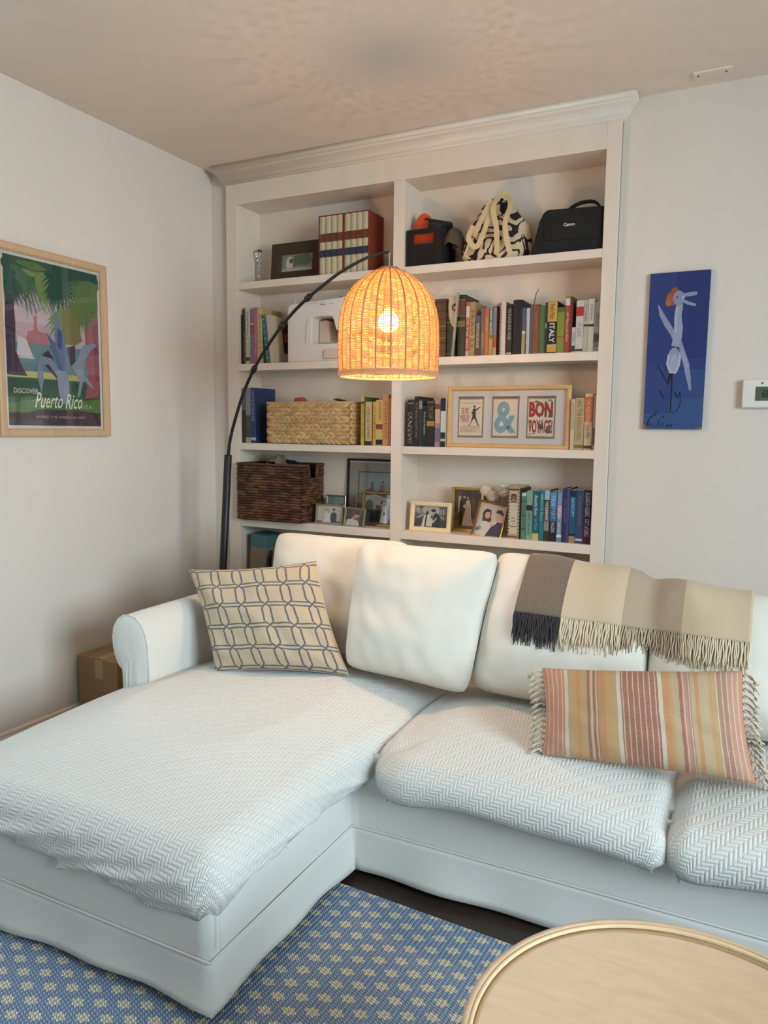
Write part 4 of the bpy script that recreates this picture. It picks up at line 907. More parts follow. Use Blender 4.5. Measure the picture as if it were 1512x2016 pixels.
# lower body and skirt as a swept wall, with slightly wavy hem
path = [(3.02, -1.03), (1.222, -1.03), (1.222, -1.645), (.335, -1.645), (.335, -.14)]
def sweep(pts, zlist, fn, step=.025, rad=.012):
    out = []; acc = 0; P = [Vector((a, b, 0)) for a, b in pts]; L = []
    for i in range(len(P)-1):
        d = (P[i+1]-P[i]); ln = d.length; t = d.normalized(); nrm = Vector((t.y, -t.x, 0))
        n = max(2, int(ln/step))
        for q in range(n+(i == len(P)-2)):
            L.append((P[i]+t*ln*q/n, nrm if 0 < q or i == 0 else None, acc+ln*q/n, i))
        acc += ln
    res = []
    for j, (p, nrm, s_, i) in enumerate(L):
        if nrm is None:
            d0 = (P[i]-P[i-1]).normalized(); d1 = (P[i+1]-P[i]).normalized(); nrm = Vector((d0.y+d1.y, -d0.x-d1.x, 0))
        res.append((p, nrm, s_))
    mb = M()
    for j, z in enumerate(zlist):
        for p, nrm, s_ in res:
            o_, dz = fn(s_, z, p); q = p-nrm*o_; mb.v.append((q.x, q.y, z+dz))
    W = len(res)
    for j in range(len(zlist)-1):
        for i in range(W-1): mb.f.append((j*W+i, j*W+i+1, (j+1)*W+i+1, (j+1)*W+i)); mb.mi.append(0)
    return mb, res
# outward normal: make sure sign is right for this path direction (travelling -x then -y then -x then +y): outward is left-hand side
def skirt_fn(s_, z, p):
    hemw = (1-z/.14)
    k = .006*math.sin(s_*9)+.005*math.sin(s_*21+1)+.012*fbm(s_*2.2, z*3, 1.3)
    return (.004+.016*hemw*hemw+k*hemw, (.012*math.sin(s_*3.1+.5)+.010*fbm(s_*3, 0, 5)+.020)*hemw*hemw if z < .07 else 0)
def upper_fn(s_, z, p): return (.003*fbm(s_*3, z*6, 7)+.002, -.07*math.exp(-((p.x-1.222)**2+(p.y+1.645)**2)/.01)*max(0, (z-.23)/.13))
mb, _ = sweep(path, [.010, .03, .06, .09, .12, .1365], skirt_fn, .02)
ob = mb.build('skirt', COTTON, SF, True); md = ob.modifiers.new('thickness', 'SOLIDIFY'); md.thickness = .003; md.offset = 0
mb, res = sweep(path, [.1365, .18, .23, .28, .33, .36], upper_fn, .03)
ob = mb.build('side_upholstery', COTTON, SF, True)
b = M(); b.tube([(p-nrm*.006)+Vector((0, 0, .1375)) for p, nrm, s_ in res], .0028, 6); b.build('welt', COTTON, SF, True)
b = M(); b.box(.36, 1.19, -1.61, -.15, .05, .34).box(1.21, 3.01, -1.02, -.15, .05, .34); b.build('base', COTTON, SF)
# narrow kick strip: the slit of the corner pleat on the chaise
M().box(1.2395, 1.2405, -1.632, -1.630, .16, .235).build('pleat', COTTON, SF)
for fx, fy in ((.42, -.95), (1.14, -.95), (.42, -.25), (1.6, -.95), (2.9, -.95), (2.9, -.25)):
    M().lathe([(.022, 0), (.028, .05)], 12, (fx, fy, 0)).build('foot', cmat((50, 38, 30)), SF, True)
# backrest
b = M(); b.rbox(.335, 3.01, -.36, -.13, .10, .60, .05); b.build('backrest', COTTON, SF, True)
# left arm with rolled top
def arm(xi, sg=-1):
    """arm whose inner face is at x = xi; the roll overhangs away from the seat (sg = -1: to the left)"""
    k_ = [(0, .10), (0, .20), (0, .30), (0, .40), (0, .50), (-.003, .545), (-.012, .582), (-.028, .610), (-.052, .630), (-.080, .637), (-.108, .631), (-.132, .614), (-.148, .588), (-.154, .555), (-.152, .520), (-.144, .490), (-.130, .465), (-.114, .448), (-.112, .430), (-.112, .36), (-.112, .26), (-.112, .10)]
    pf = [(xi-sg*a, z) for a, z in k_]; k = len(pf); xc = xi+sg*.075; zc = .50
    b = M(); n = 24; y0, y1 = -1.02, -.15
    for j in range(n+1):
        y = y0+(y1-y0)*j/n
        sc_ = (.975, .993, 1)[min(j, 2)] if j < 3 else (.97 if j == n else 1)
        for a, c_ in pf:
            wv = .0022*fbm(y*5, a*9, c_*7)+.0016*math.sin(c_*80+y*6)*math.exp(-(y-y0)*14)
            b.v.append((xc+(a-xc)*sc_+wv, y, (zc+(c_-zc)*sc_) if c_ > .35 else c_))
    for j in range(n):
        for i in range(k): i2 = (i+1) % k; b.f.append((j*k+i, (j+1)*k+i, (j+1)*k+i2, j*k+i2)); b.mi.append(0)
    b.f.append(tuple(n*k+i for i in reversed(range(k)))); b.mi.append(0)
    o_ = b.build('arm', COTTON, SF, True)
    fp = M()
    def F(u, v):
        a, c_ = pf[int(round(u*k)) % k]; w_ = math.sqrt(v) if v > 0 else 0
        px = xc-sg*-.012*0+(a-xc)*.97*v; pz = zc*1+(c_-zc)*.975*v if c_ > .35 else .40+(c_-.40)*v
        pk = .003*math.sin(pz*115+px*30+1.5*math.sin(px*40))*smooth(.50, .44, pz)*(1-v**6)+.0016*fbm(px*30, pz*34, 2)
        return (px, y0-.0035-.010*(1-v**4)-pk, pz)
    fp.grid(F, k, 18, closeu=True)
    fp.build('arm_front', COTTON, o_, True)
    M().tube([(xc+(a-xc)*.985, y0-.003, zc+(c_-zc)*.985) for a, c_ in pf[3:-2]], .0028, 6).build('piping', COTTON, o_, True)
arm(.472); arm(2.862, 1)

# draped seat covers ------------------------------------------------
def drape(name, x0, x1, y0, y1, ztop, r, drop, crown, parent, right_drop=None, RL=.04, RR=.04, hem=None, warp=None, nx=90, ny=110, material=KNIT, folds=(), back_drop=.06, seed=0, left_drop=None):
    """knitted cover over a cushion: rounded slab whose sides hang down from its top"""
    a = (x1-x0)/2; bb = (y1-y0)/2; cx = (x0+x1)/2; cy = (y0+y1)/2
    q4 = r*PI/2
    def fn(u, v):
        s_ = u*2-1; t = v*2-1
        # spend a fixed share of the grid on the sides
        def ax(k, half, dneg, dpos):
            e = .72
            if abs(k) <= e: return k/e*(half-r), 0
            o_ = (abs(k)-e)/(1-e)*(q4+(dpos if k > 0 else dneg)); return math.copysign(half-r, k), math.copysign(o_, k)
        dL = left_drop if left_drop is not None else drop
        bx, ox = ax(s_, a, dL, drop if right_drop is None else right_drop); by, oy = ax(t, bb, drop, back_drop)
        d = (abs(ox)**8+abs(oy)**8)**(1/8)
        uu = bx+ox; vv = by+oy
        if d > 1e-9:
            l = max(abs(ox), abs(oy)); dx, dy = ox/l, oy/l
            if d < q4: an = d/r; hx = r*math.sin(an); z = -r*(1-math.cos(an))
            else: hx = r; z = -r-(d-q4)
        else: dx = dy = 0; hx = 0; z = 0
        px = cx+bx+dx*hx; py = cy+by+dy*hx; Rc = RL if px < cx else RR; ex = Rc-((px-x0) if px < cx else (x1-px)); ey = Rc-(py-y0)
        if ex > 0 and ey > 0:
            g_ = max(ex, ey)/math.hypot(ex, ey); px += (ex-ex*g_)*(1 if px < cx else -1); py += ey-ey*g_
        ins = max(0, 1-(bx/a)**2)*max(0, 1-(by/bb)**2)
        pz = ztop+z+crown*min(1, ins*1.5)**.9
        f_ = 0
        if d > q4*.6:
            k = smooth(q4*.6, q4*1.6, d)
            bulge = .010*math.sin(PI*min(1, (d-q4*.6)/(drop+q4*.4)))
            f_ = bulge-.018*smooth(drop*.5, drop, d-q4)+.006*fbm(px*5, py*5, pz*7+seed)*k
            for (ax_, p0, p1, amp, wd) in folds:
                c0 = px if ax_ == 'x' else py
                face = t < 0 if ax_ == 'x' else s_ > 0
                if not face: continue
                fm = ((oy if ax_ == 'x' else ox)**2)/(ox*ox+oy*oy+1e-9)
                P0 = Vector(p0); P1 = Vector(p1); Q = Vector((c0, pz)); dd = P1-P0; tt = max(0, min(1, (Q-P0).dot(dd)/dd.length_squared))
                dist = (Q-P0-dd*tt).length; f_ += fm*amp*1.25*math.exp(-(dist/(wd*.85))**2)*(1-.7*tt)
        pz += .004*fbm(px*3, py*3, 2+seed)*(1-smooth(0, q4*2, d))
        fn_ = f_/max(1, math.hypot(dx, dy)); px += dx*fn_; py += dy*fn_
        if hem and d > q4: pz += hem(px, py)*smooth(q4, q4+drop, d)
        if warp: px, py, pz = warp(px, py, pz)
        return (px, py, pz), (uu, vv)
    cache = {}
    def P(u, v):
        k = (round(u, 6), round(v, 6))
        if k not in cache: cache[k] = fn(u, v)
        return cache[k]
    mb = M(); mb.grid(lambda u, v: P(u, v)[0], nx, ny, uvf=lambda u, v: P(u, v)[1])
    o_ = mb.build(name, material, parent, True)
    md = o_.modifiers.new('thickness', 'SOLIDIFY'); md.thickness = .004; md.offset = -1
    return o_
def chaise_warp(x, y, z):
    k = smooth(-1.25, -.85, y)*smooth(.8, 1.2, x); return (x+.075*k, y, z+.012*k)
fl = [('x', (.50, .262), (.86, .335), .016, .020), ('x', (.66, .245), (1.06, .330), .010, .016), ('x', (.80, .242), (1.18, .318), .020, .015), ('x', (.95, .235), (1.22, .280), .012, .012), ('x', (1.05, .232), (1.23, .255), .012, .010),
      ('y', (-1.40, .262), (-1.64, .290), .010, .012), ('y', (-1.25, .270), (-1.62, .315), .009, .012), ('y', (-1.12, .262), (-1.5, .262), .008, .010), ('y', (-1.05, .28), (-1.3, .34), .007, .012)]
drape('seat_cushion', .345, 1.238, -1.665, -.40, .375, .055, .098, .062, SF, warp=chaise_warp, folds=fl, back_drop=.03, nx=150, ny=180, hem=lambda x, y: -.012*smooth(.9, 1.2, x)*smooth(-1.4, -1.66, y)+.006*math.sin(x*22), left_drop=.07, RR=.05)
drape('seat_cushion', 1.288, 2.046, -1.115, -.42, .372, .060, .060, .060, SF, back_drop=.03, nx=100, ny=100, seed=3, hem=lambda x, y: .005*math.sin(x*17), left_drop=.055, right_drop=.055, RL=.15, RR=.035)
drape('seat_cushion', 2.052, 2.862, -1.115, -.42, .372, .060, .060, .060, SF, back_drop=.03, nx=90, ny=90, seed=6, hem=lambda x, y: .005*math.sin(x*14), RL=.05, RR=.05)
M().rbox(1.42, 2.80, -.98, -.4, .335, .36, .012).build('seat_deck', COTTON, SF)

# ------------------------------------------------------------------ loose cushions
def pillow(name, c, thick, material, label=None, cat='cushion', group=None, nu=44, nv=44, pinch=.05, wr=.006, seed=0, uvs=(1, 1), puff=.5, parent=None, soft=.0, corner=.0):
    """c = four corner points BL, BR, TR, TL; two puffed faces meeting in a seam"""
    c = [Vector(p) for p in c]
    o = thing(name, tuple((c[0]+c[1])/2), label, cat, group); base = Vector(o.location)
    N = ((c[1]-c[0])+(c[2]-c[3])).cross((c[3]-c[0])+(c[2]-c[1])).normalized()      # towards -Y for left-to-right, bottom-to-top
    def P(u, v, side):
        s_ = u*2-1; t = v*2-1
        pu = u+(-s_)*pinch*(1-t*t)*s_*s_; pv = v+(-t)*pinch*(1-s_*s_)*t*t
        cr2 = corner*(abs(s_)**7)*(abs(t)**7); pu -= s_*cr2*.5; pv -= t*cr2*.5
        p = c[0].lerp(c[1], pu).lerp(c[3].lerp(c[2], pu), pv)
        e = max(0, (1-s_*s_))*max(0, (1-t*t))
        d = thick/2*(e**puff)
        edge = min(1, e*6)
        wv = wr*(fbm(u*3, v*3, seed+side*9)+.5*fbm(u*9+v*3, v*6, seed+4))*edge
        # creases running from the corners
        cr_ = wr*.6*math.sin((u+v)*14+seed)*math.exp(-((min(u, 1-u)+min(v, 1-v))/.22)**2)*edge
        return p+N*side*(d+wv+cr_)-base
    mb = M()
    cos = lambda k: .5-.5*math.cos(PI*k)
    for side in (1, -1):
        mb.grid(lambda u, v: P(cos(u), cos(v), side), nu, nv, uvf=lambda u, v: (cos(u)*uvs[0], cos(v)*uvs[1]))
    ob = mb.build('cover', material, o, True, merge=True)
    # seam piping
    rim = [P(k, 0, 0) for k in [i/20 for i in range(20)]]+[P(1, k, 0) for k in [i/20 for i in range(20)]]+[P(1-k, 1, 0) for k in [i/20 for i in range(20)]]+[P(0, 1-k, 0) for k in [i/20 for i in range(20)]]
    M().tube(rim, .0028 if material is CW else .0018, 6, closed=True).build('seam_piping', CW if material is CW else (mat('linen_edge', (196, 184, 162), .9) if material is LATTICE else mat('rust_edge', (176, 124, 98), .9)), o, True)
    return o, ob, P, base, N
G = 'white back cushions along the sofa'
CW = mat('cushion_cotton', (220, 216, 206), .9, .3, 700, .02, 5, sheen=.2)
p1 = pillow('back_cushion', [(.61, -.56, .455), (1.13, -.56, .455), (1.12, -.43, .852), (.565, -.43, .850)], .20, CW, 'white back cushion at the chaise end, behind the lattice pillow', 'cushion', G, seed=1, pinch=.012, corner=.055, puff=.36, wr=.014)
p2 = pillow('back_cushion', [(1.015, -.70, .466), (1.445, -.73, .452), (1.485, -.56, .866), (.985, -.55, .862)], .22, CW, 'white back cushion second from the left, fully in view', 'cushion', G, seed=7, pinch=.015, corner=.055, puff=.36, wr=.014)
p3 = pillow('back_cushion', [(1.44, -.68, .458), (1.945, -.68, .455), (1.935, -.50, .826), (1.462, -.50, .858)], .21, CW, 'white back cushion under the left half of the throw', 'cushion', G, seed=13, pinch=.0, corner=.055, puff=.34, wr=.014)
p4 = pillow('back_cushion', [(1.945, -.68, .455), (2.46, -.68, .455), (2.45, -.50, .765), (1.935, -.50, .818)], .21, CW, 'white back cushion under the right end of the throw', 'cushion', G, seed=21, pinch=.0, corner=.055, puff=.34, wr=.014)
pl = pillow('throw_pillow', [(.607, -.86, .432), (1.035, -.715, .445), (.852, -.62, .790), (.415, -.76, .742)], .15, LATTICE, 'beige square pillow with grey linked lattice pattern', 'pillow', seed=3, pinch=.035, wr=.020, puff=.42)
ps = pillow('lumbar_pillow', [(1.742, -.985, .432), (2.222, -.93, .440), (2.180, -.82, .668), (1.702, -.86, .612)], .14, STRIPE, 'long striped lumbar pillow in rust, gold and cream with tassels', 'pillow', seed=5, pinch=.022, wr=.008, nu=60, puff=.42)
# tassels on both ends
o, ob, P, base, N = ps
TAS = mat('cream_yarn', (206, 194, 176), .95, .3, 300, .05)
rng = random.Random(11)
for side in (0, 1):
    b = M()
    for q in range(15):
        v = .04+.92*q/14; p = P(side, v, 0); dx = -1 if side == 0 else 1
        for k in range(5):
            L = rng.uniform(.028, .045); pts = []
            for j in range(6):
                t = j/5; pts.append(p+Vector((dx*(.006+L*.75*t)+rng.uniform(-.003, .003)*t+.002*math.sin(j*2+k), -.006*t+.004*math.sin(j*1.7+k+q)*t-.010*t*(k-2)/2*.6, .004-L*.55*t*t+(k-2)*.003*t)))
            b.tube(pts, [.0016]*5+[.0022], 5)
        b.ell(p+Vector((dx*.006, 0, 0)), (.005, .004, .004), None, 6, 4)
    b.build('tassel_fringe', TAS, o, True)

# ------------------------------------------------------------------ throw blanket draped over cushions
bpy.context.view_layer.update()
def bvh_of(objs):
    V = []; Fc = []
    for ob in objs:
        n = len(V); mw = ob.matrix_world
        V += [mw @ v.co for v in ob.data.vertices]; Fc += [tuple(n+i for i in p.vertices) for p in ob.data.polygons]
    return BVHTree.FromPolygons(V, Fc)
bv = bvh_of([p3[1], p4[1]])
XA, XB = 1.585, 2.195; NX, NT = 84, 72
AX = (-.50, .66)                                     # axis (y, z) the cloth wraps around
th0, th1 = math.radians(205), math.radians(10)      # from the front low edge over the top to the back
Rg = [[.2]*(NX+1) for _ in range(NT+1)]
for j in range(NT+1):
    an = th0+(th1-th0)*j/NT; d = Vector((0, math.cos(an), math.sin(an)))
    for i in range(NX+1):
        x = XA+(XB-XA)*i/NX; og = Vector((x, AX[0], AX[1]))+d*.6
        h = bv.ray_cast(og, -d, .6)
        Rg[j][i] = .6-h[3] if h[0] is not None else .12
for _ in range(14):                                  # cloth bridges hollows, so smooth and never cut inwards
    N2 = [r[:] for r in Rg]
    for j in range(NT+1):
        for i in range(NX+1):
            s_ = n = 0
            for dj in (-1, 0, 1):
                for di in (-1, 0, 1):
                    if 0 <= j+dj <= NT and 0 <= i+di <= NX: s_ += Rg[j+dj][i+di]; n += 1
            N2[j][i] = max(Rg[j][i], s_/n) if _ < 11 else s_/n
    Rg = N2
def tpos(u, v, off=.010):
    x = XA+(XB-XA)*u; fi = u*NX; fj = v*NT
    i = min(NX-1, int(fi)); j = min(NT-1, int(fj)); a = fi-i; b_ = fj-j
    r = Rg[j][i]*(1-a)*(1-b_)+Rg[j][i+1]*a*(1-b_)+Rg[j+1][i]*(1-a)*b_+Rg[j+1][i+1]*a*b_
    an = th0+(th1-th0)*v
    r += off+.004*math.sin(x*34+v*3)*(.4+.6*(1-v))+.005*fbm(x*7, v*3, 3)
    sk = .030*(u-.0)*0
    return Vector((x-.028*(1-v)*(1-u)**1*(.6)+.0, AX[0]+r*math.cos(an), AX[1]+r*math.sin(an)-.022*u*(1-u)*0))
TB = thing('throw_blanket', (1.9, -.6, .86), 'fringed herringbone throw in charcoal, cream and tan over the back cushions', 'blanket'); tb0 = Vector(TB.location)
bandx = lambda u: 0 if u < .215 else (1 if u < .475 else (2 if u < .73 else 1))
v0f = lambda u: .212-.012*u                           # front hem: slightly lower towards the right
b = M(); b.grid(lambda u, v: tpos(u, v0f(u)+(1-v0f(u))*v)-tb0, 92, 64, mif=lambda u, v: bandx(u), uvf=lambda u, v: (u*.6, v*.62))
ob = b.build('cloth', [THR_D, THR_C, THR_T], TB, True); md = ob.modifiers.new('thickness', 'SOLIDIFY'); md.thickness = .006; md.offset = -1
# folded under layer showing at the right edge
b = M(); b.grid(lambda u, v: tpos(.985+.03*u, .19+.4*v, .002)-tb0+Vector((.003, 0, -.012)), 3, 30, uvf=lambda u, v: (u*.02, v*.4)); b.build('folded_edge', mat('charcoal_wool', (58, 56, 62), .95, .4, 300, .1), TB, True)
YD = mat('charcoal_yarn', (58, 54, 58), .95, .3, 300, .1); YC = mat('ivory_yarn', (216, 200, 174), .95, .3, 300, .05); YT = mat('tan_yarn', (186, 168, 142), .95, .3, 300, .05)
rng = random.Random(21)
for (ua, ub, ym, cnt) in ((.0, .212, YD, 30), (.215, .475, YC, 34), (.475, .73, YT, 32), (.73, 1.0, YC, 34)):
    b = M()
    for lay in (0, 1):
        for q in range(cnt):
            u = ua+(ub-ua)*(q+rng.uniform(.2, .8))/cnt; p = tpos(u, v0f(u), .009 if lay == 0 else .003); L = rng.uniform(.056, .070)+.016*lay
            sx = rng.uniform(-.008, .008); ph = rng.uniform(0, 6)
            pts = []
            for j in range(7):
                t = j/6; p = tpos(u, v0f(u)-L*t/.62, (.009 if lay == 0 else .004)-.003*t); pts.append(p-tb0+Vector((sx*t*t+.0012*math.sin(t*9+ph), 0, 0)))
            b.tube(pts, [.0022, .0024, .0022, .0022, .0020, .0018, .0010], 5)
    b.build('fringe', ym, TB, True)

# ------------------------------------------------------------------ arc floor lamp
LP = thing('arc_floor_lamp', (.168, -.318, 0), 'black arc floor lamp with glowing woven rattan shade', 'lamp'); lb = Vector(LP.location)
M().lathe([(.115, 0), (.12, .004), (.12, .026), (.112, .032), (.02, .034)], 40).build('base', BLACKM, LP, True)
M().tube([(0, 0, .03), (.037, 0, .55), (.078, 0, 1.127), (.0785, 0, 1.131)], [.0155, .0155, .0155, .0125], 16).build('pole', BLACKM, LP, True)
arcp = [(.246, -.318, 1.12), (.262, -.325, 1.19), (.294, -.336, 1.265), (.352, -.354, 1.375), (.421, -.377, 1.466), (.505, -.404, 1.549), (.587, -.431, 1.615), (.658, -.454, 1.662), (.731, -.478, 1.700), (.803, -.501, 1.731), (.885, -.527, 1.763), (.983, -.559, 1.788), (1.05, -.581, 1.797), (1.106, -.599, 1.796)]
def smoothpath(pts, n=6):
    pts = [Vector(p) for p in pts]; R = []
    for i in range(len(pts)-1):
        p0 = pts[max(i-1, 0)]; p1 = pts[i]; p2 = pts[i+1]; p3 = pts[min(i+2, len(pts)-1)]
        for q in range(n):
            t = q/n; R.append(.5*((2*p1)+(-p0+p2)*t+(2*p0-5*p1+4*p2-p3)*t*t+(-p0+3*p1-3*p2+p3)*t**3))
    R.append(pts[-1]); return R
arcs = [Vector(p)-lb for p in smoothpath(arcp)]
M().tube(arcs, [.0064-.0022*(i/len(arcs))**3 for i in range(len(arcs))], 10).build('arc_rod', BLACKM, LP, True)
for c_ in ((.421, -.377, 1.466), (.587, -.431, 1.615), (.731, -.478, 1.700)):
    i = min(range(len(arcs)), key=lambda k: (arcs[k]-(Vector(c_)-lb)).length); p = arcs[i]; t = (arcs[i+1]-arcs[i-1]).normalized()
    M().tube([p-t*.014, p-t*.010, p+t*.010, p+t*.014], [.009, .011, .011, .009], 12).build('joint_collar', BLACKM, LP, True)
SX, SY = 1.108, -.60; KS = .884
M().tube([(SX-lb.x, SY-lb.y, 1.795), (SX-lb.x, SY-lb.y, 1.66)], .0024, 8).build('cord', cmat((200, 190, 178)), LP, True)
# woven shade: thin upright ribs with tight horizontal strands laced in and out
def shade_mat(name, rgb, tr):
    m = mat(name, rgb, .6, 0, 60, .08, 40); nt = m.node_tree; b_ = nt.nodes['Principled BSDF']
    t = nt.nodes.new('ShaderNodeBsdfTranslucent'); t.inputs[0].default_value = lin(rgb); mx = nt.nodes.new('ShaderNodeMixShader'); mx.inputs[0].default_value = tr
    nt.links.new(b_.outputs[0], mx.inputs[1]); nt.links.new(t.outputs[0], mx.inputs[2]); nt.links.new(mx.outputs[0], nt.nodes['Material Output'].inputs['Surface']); return m
RAT = shade_mat('rattan_strand', (248, 212, 142), .60); RATD = shade_mat('rattan_rib', (196, 136, 100), .2)
def srad(t):                                         # t: 0 bottom rim .. 1 top; radius
    P = [(0, .1775), (.1, .180), (.3, .181), (.5, .178), (.62, .170), (.74, .152), (.84, .124), (.92, .088), (.97, .056), (1, .030)]
    for i in range(len(P)-1):
        if P[i][0] <= t <= P[i+1][0]:
            k = (t-P[i][0])/(P[i+1][0]-P[i][0]); return KS*(P[i][1]*(1-k)+P[i+1][1]*k)
    return KS*P[-1][1]
SH0, SH1 = 1.412, 1.744; HS = SH1-SH0
# re-parameterise by arc length so strands stay evenly spaced over the dome
tt = [0]; acc = [0]
for i in range(1, 401):
    a, b_ = (i-1)/400, i/400; tt.append(b_); acc.append(acc[-1]+math.hypot((b_-a)*HS, srad(b_)-srad(a)))
def at_len(s_):
    s_ *= acc[-1]
    for i in range(400):
        if acc[i+1] >= s_:
            k = (s_-acc[i])/max(1e-9, acc[i+1]-acc[i]); return tt[i]*(1-k)+tt[i+1]*k
    return 1
wv_ = .0014; NR = 44; b = M(); ROW = 70
for r in range(ROW):
    t = at_len(.01+.975*(r+.5)/ROW); R0 = srad(t); z = SH0+t*HS; seg = NR*2 if R0 > .06 else NR
    pts = []
    for q in range(seg):
        a = 2*PI*q/seg; wv = wv_*math.cos(a*NR/2+PI*(r % 2)); pts.append((SX-lb.x+(R0+wv)*math.cos(a), SY-lb.y+(R0+wv)*math.sin(a), z+.0006*math.sin(a*7+r)))
    b.tube(pts, .0016, 5, closed=True)
shade = b.build('lamp_shade', RAT, LP, True)
b = M()
for q in range(NR):
    if q % 2 and False: continue
    a = 2*PI*(q+.5)/NR; dbl = q % 2 == 0
    pts = [(SX-lb.x+(srad(at_len(s_/30))+(.0 if dbl else -.001))*math.cos(a), SY-lb.y+(srad(at_len(s_/30))+(.0 if dbl else -.001))*math.sin(a), SH0+at_len(s_/30)*HS) for s_ in range(31)]
    b.tube(pts, .0027 if dbl else .0014, 5)
rb_ = b.build('rib', RATD, LP, True); rb_.parent = shade
b = M()
for k, (dz, rr) in enumerate(((0, .1578), (.0045, .1587), (.009, .1592), (-.004, .1570))):
    b.tube([(SX-lb.x+(rr+.0012*math.sin(a*40+k))*math.cos(a), SY-lb.y+(rr+.0012*math.sin(a*40+k))*math.sin(a), SH0+dz) for a in [2*PI*q/120 for q in range(120)]], .0025, 6, closed=True)
rm2 = M(); rm2.tube([(SX-lb.x+.028*math.cos(a), SY-lb.y+.028*math.sin(a), SH1) for a in [2*PI*q/30 for q in range(30)]], .004, 6, closed=True)
rm = b.build('bottom_rim', shade_mat('rattan_rim', (226, 188, 146), .35), LP, True); rm.parent = shade; rm2.build('top_ring', RATD, shade, True)
M().lathe([(.0, 0), (.026, 0), (.026, .003), (.0, .003)], 24, (SX-lb.x, SY-lb.y, SH1-.002)).build('top_cap', RAT, LP, True)  # unseen woven cap, sized and made translucent to soften the glow on the ceiling
M().lathe([(.016, 0), (.018, .01), (.018, .045), (.010, .058)], 20, (SX-lb.x, SY-lb.y, 1.628)).build('socket', cmat((210, 200, 186)), LP, True)
EM = mat('bulb_glow', (255, 240, 205), .3, emit=(255, 206, 140), estr=16)
M().lathe([(.001, 0), (.016, .004), (.026, .016), (.030, .030), (.027, .046), (.018, .062), (.013, .074)], 24, (SX-lb.x, SY-lb.y, 1.548)).build('light_bulb', EM, LP, True)
lt = bpy.data.lights.new('bulb_light', 'POINT'); lt.energy = BULB_POWER; lt.color = BULB; lt.shadow_soft_size = .032
lo = bpy.data.objects.new('bulb_light', lt); COL.objects.link(lo); lo.location = (SX, SY, 1.580); lo.visible_camera = True
bpy.data.objects['light_bulb'].visible_shadow = True

# ------------------------------------------------------------------ wall pictures and thermostat
# framed travel poster on the left wall (built facing -Y, then turned to face +X)
def fr(cx, cy, n, L, a0, a1, w0=.012, seed=0, droop=.1):
    """one spiky palm frond as a fan of leaflets hanging below an arching stem"""
    r_ = random.Random(seed); out = []
    for i in range(n):
        t = i/(n-1); a = math.radians(a0+(a1-a0)*t); l = L*(.6+.4*math.sin(PI*(t*.8+.1)))*r_.uniform(.85, 1.1)
        ex, ey = cx+l*math.cos(a), cy+l*math.sin(a)*.75-droop*l*.5; px, py = -math.sin(a)*w0, math.cos(a)*w0
        out.append([(cx+px*.5, cy+py*.5), ((cx+ex)/2+px, (cy+ey)/2+py), (ex, ey), ((cx+ex)/2-px, (cy+ey)/2-py), (cx-px*.5, cy-py*.5)])
    return out
DG, MG, LG, OG = (30, 84, 72), (60, 110, 74), (122, 146, 78), (96, 126, 62)
sh = [((196, 168, 176), R_(0, 1, 0, 1)), ((206, 184, 190), R_(.05, .6, .62, .75)), ((186, 160, 176), [(.05, .72), (.3, .68), (.42, .73), (.3, .76)]),
      ((92, 130, 140), R_(0, 1, .30, .50)), ((104, 142, 148), R_(0, 1, .38, .46)), ((190, 116, 120), [(.2, .53), (.22, .57), (.28, .58), (.285, .66), (.30, .68), (.315, .66), (.32, .58), (.40, .57), (.44, .50), (.2, .50)]), ((110, 140, 146), [(.24, .50), (.44, .50), (.46, .42), (.28, .42)]),
      ((216, 204, 206), [(.10, .42), (.12, .54), (.20, .52), (.27, .41)]), ((200, 190, 200), R_(.06, .28, .405, .415)),
      ((196, 186, 110), [(.0, .30), (.2, .33), (.6, .33), (1, .31), (1, .27), (0, .27)]), ((52, 96, 60), R_(0, 1, 0, .29)), ((34, 84, 66), [(0, .28), (.3, .27), (.5, .29), (.8, .26), (1, .28), (1, .2), (.7, .22), (.4, .2), (.2, .22), (0, .2)]),
      ((84, 124, 60), [(.0, .13), (.3, .17), (.6, .15), (1, .18), (1, .08), (.0, .08)]), ((110, 140, 74), [(.2, .15), (.4, .17), (.5, .14), (.3, .13)]), ((74, 50, 62), [(0, .0), (0, .075), (.2, .08), (.3, .1), (.75, .1), (1, .085), (1, 0)]),
      ((60, 44, 72), [(.02, .88), (.08, .86), (.10, .6), (.09, .45), (.16, .34), (.2, .30), (.0, .30), (.0, .6)]),
      ((168, 84, 92), [(.84, .72), (1, .74), (1, .30), (.98, .2), (.82, .18), (.86, .3), (.84, .5)]), ((140, 66, 84), [(.93, .66), (1, .7), (1, .3), (.95, .3)]),
      ((70, 46, 66), [(.36, .44), (.42, .47), (.47, .43), (.5, .38), (.56, .33), (.6, .25), (.62, .2), (.56, .2), (.5, .3), (.4, .36)]), ((72, 50, 66), [(.66, .38), (.63, .5), (.72, .52), (.72, .4)])]
for cx, cy, L, a0, a1, c, sd in ((.0, .96, .40, -95, 5, DG, 1), (.18, 1.0, .46, -110, -20, MG, 2), (.30, .98, .5, -80, -15, LG, 3), (.62, 1.0, .44, -150, -40, DG, 4), (.9, .98, .42, -160, -60, MG, 5), (1.0, .92, .44, -175, -95, OG, 6), (.05, .9, .26, -100, -40, DG, 7), (.6, .74, .32, -150, -30, LG, 8), (.8, .80, .30, -165, -60, OG, 9), (.52, .95, .30, -120, -60, DG, 10)):
    if cy > .9: sh.append((c, C_(min(max(cx, .1), .9), min(cy, .95), .12, .05)))
    for p in fr(cx, cy, 15, L, a0, a1, .014, sd): sh.append((c, [(min(1, max(0, a)), min(1, max(0, b_))) for a, b_ in p]))
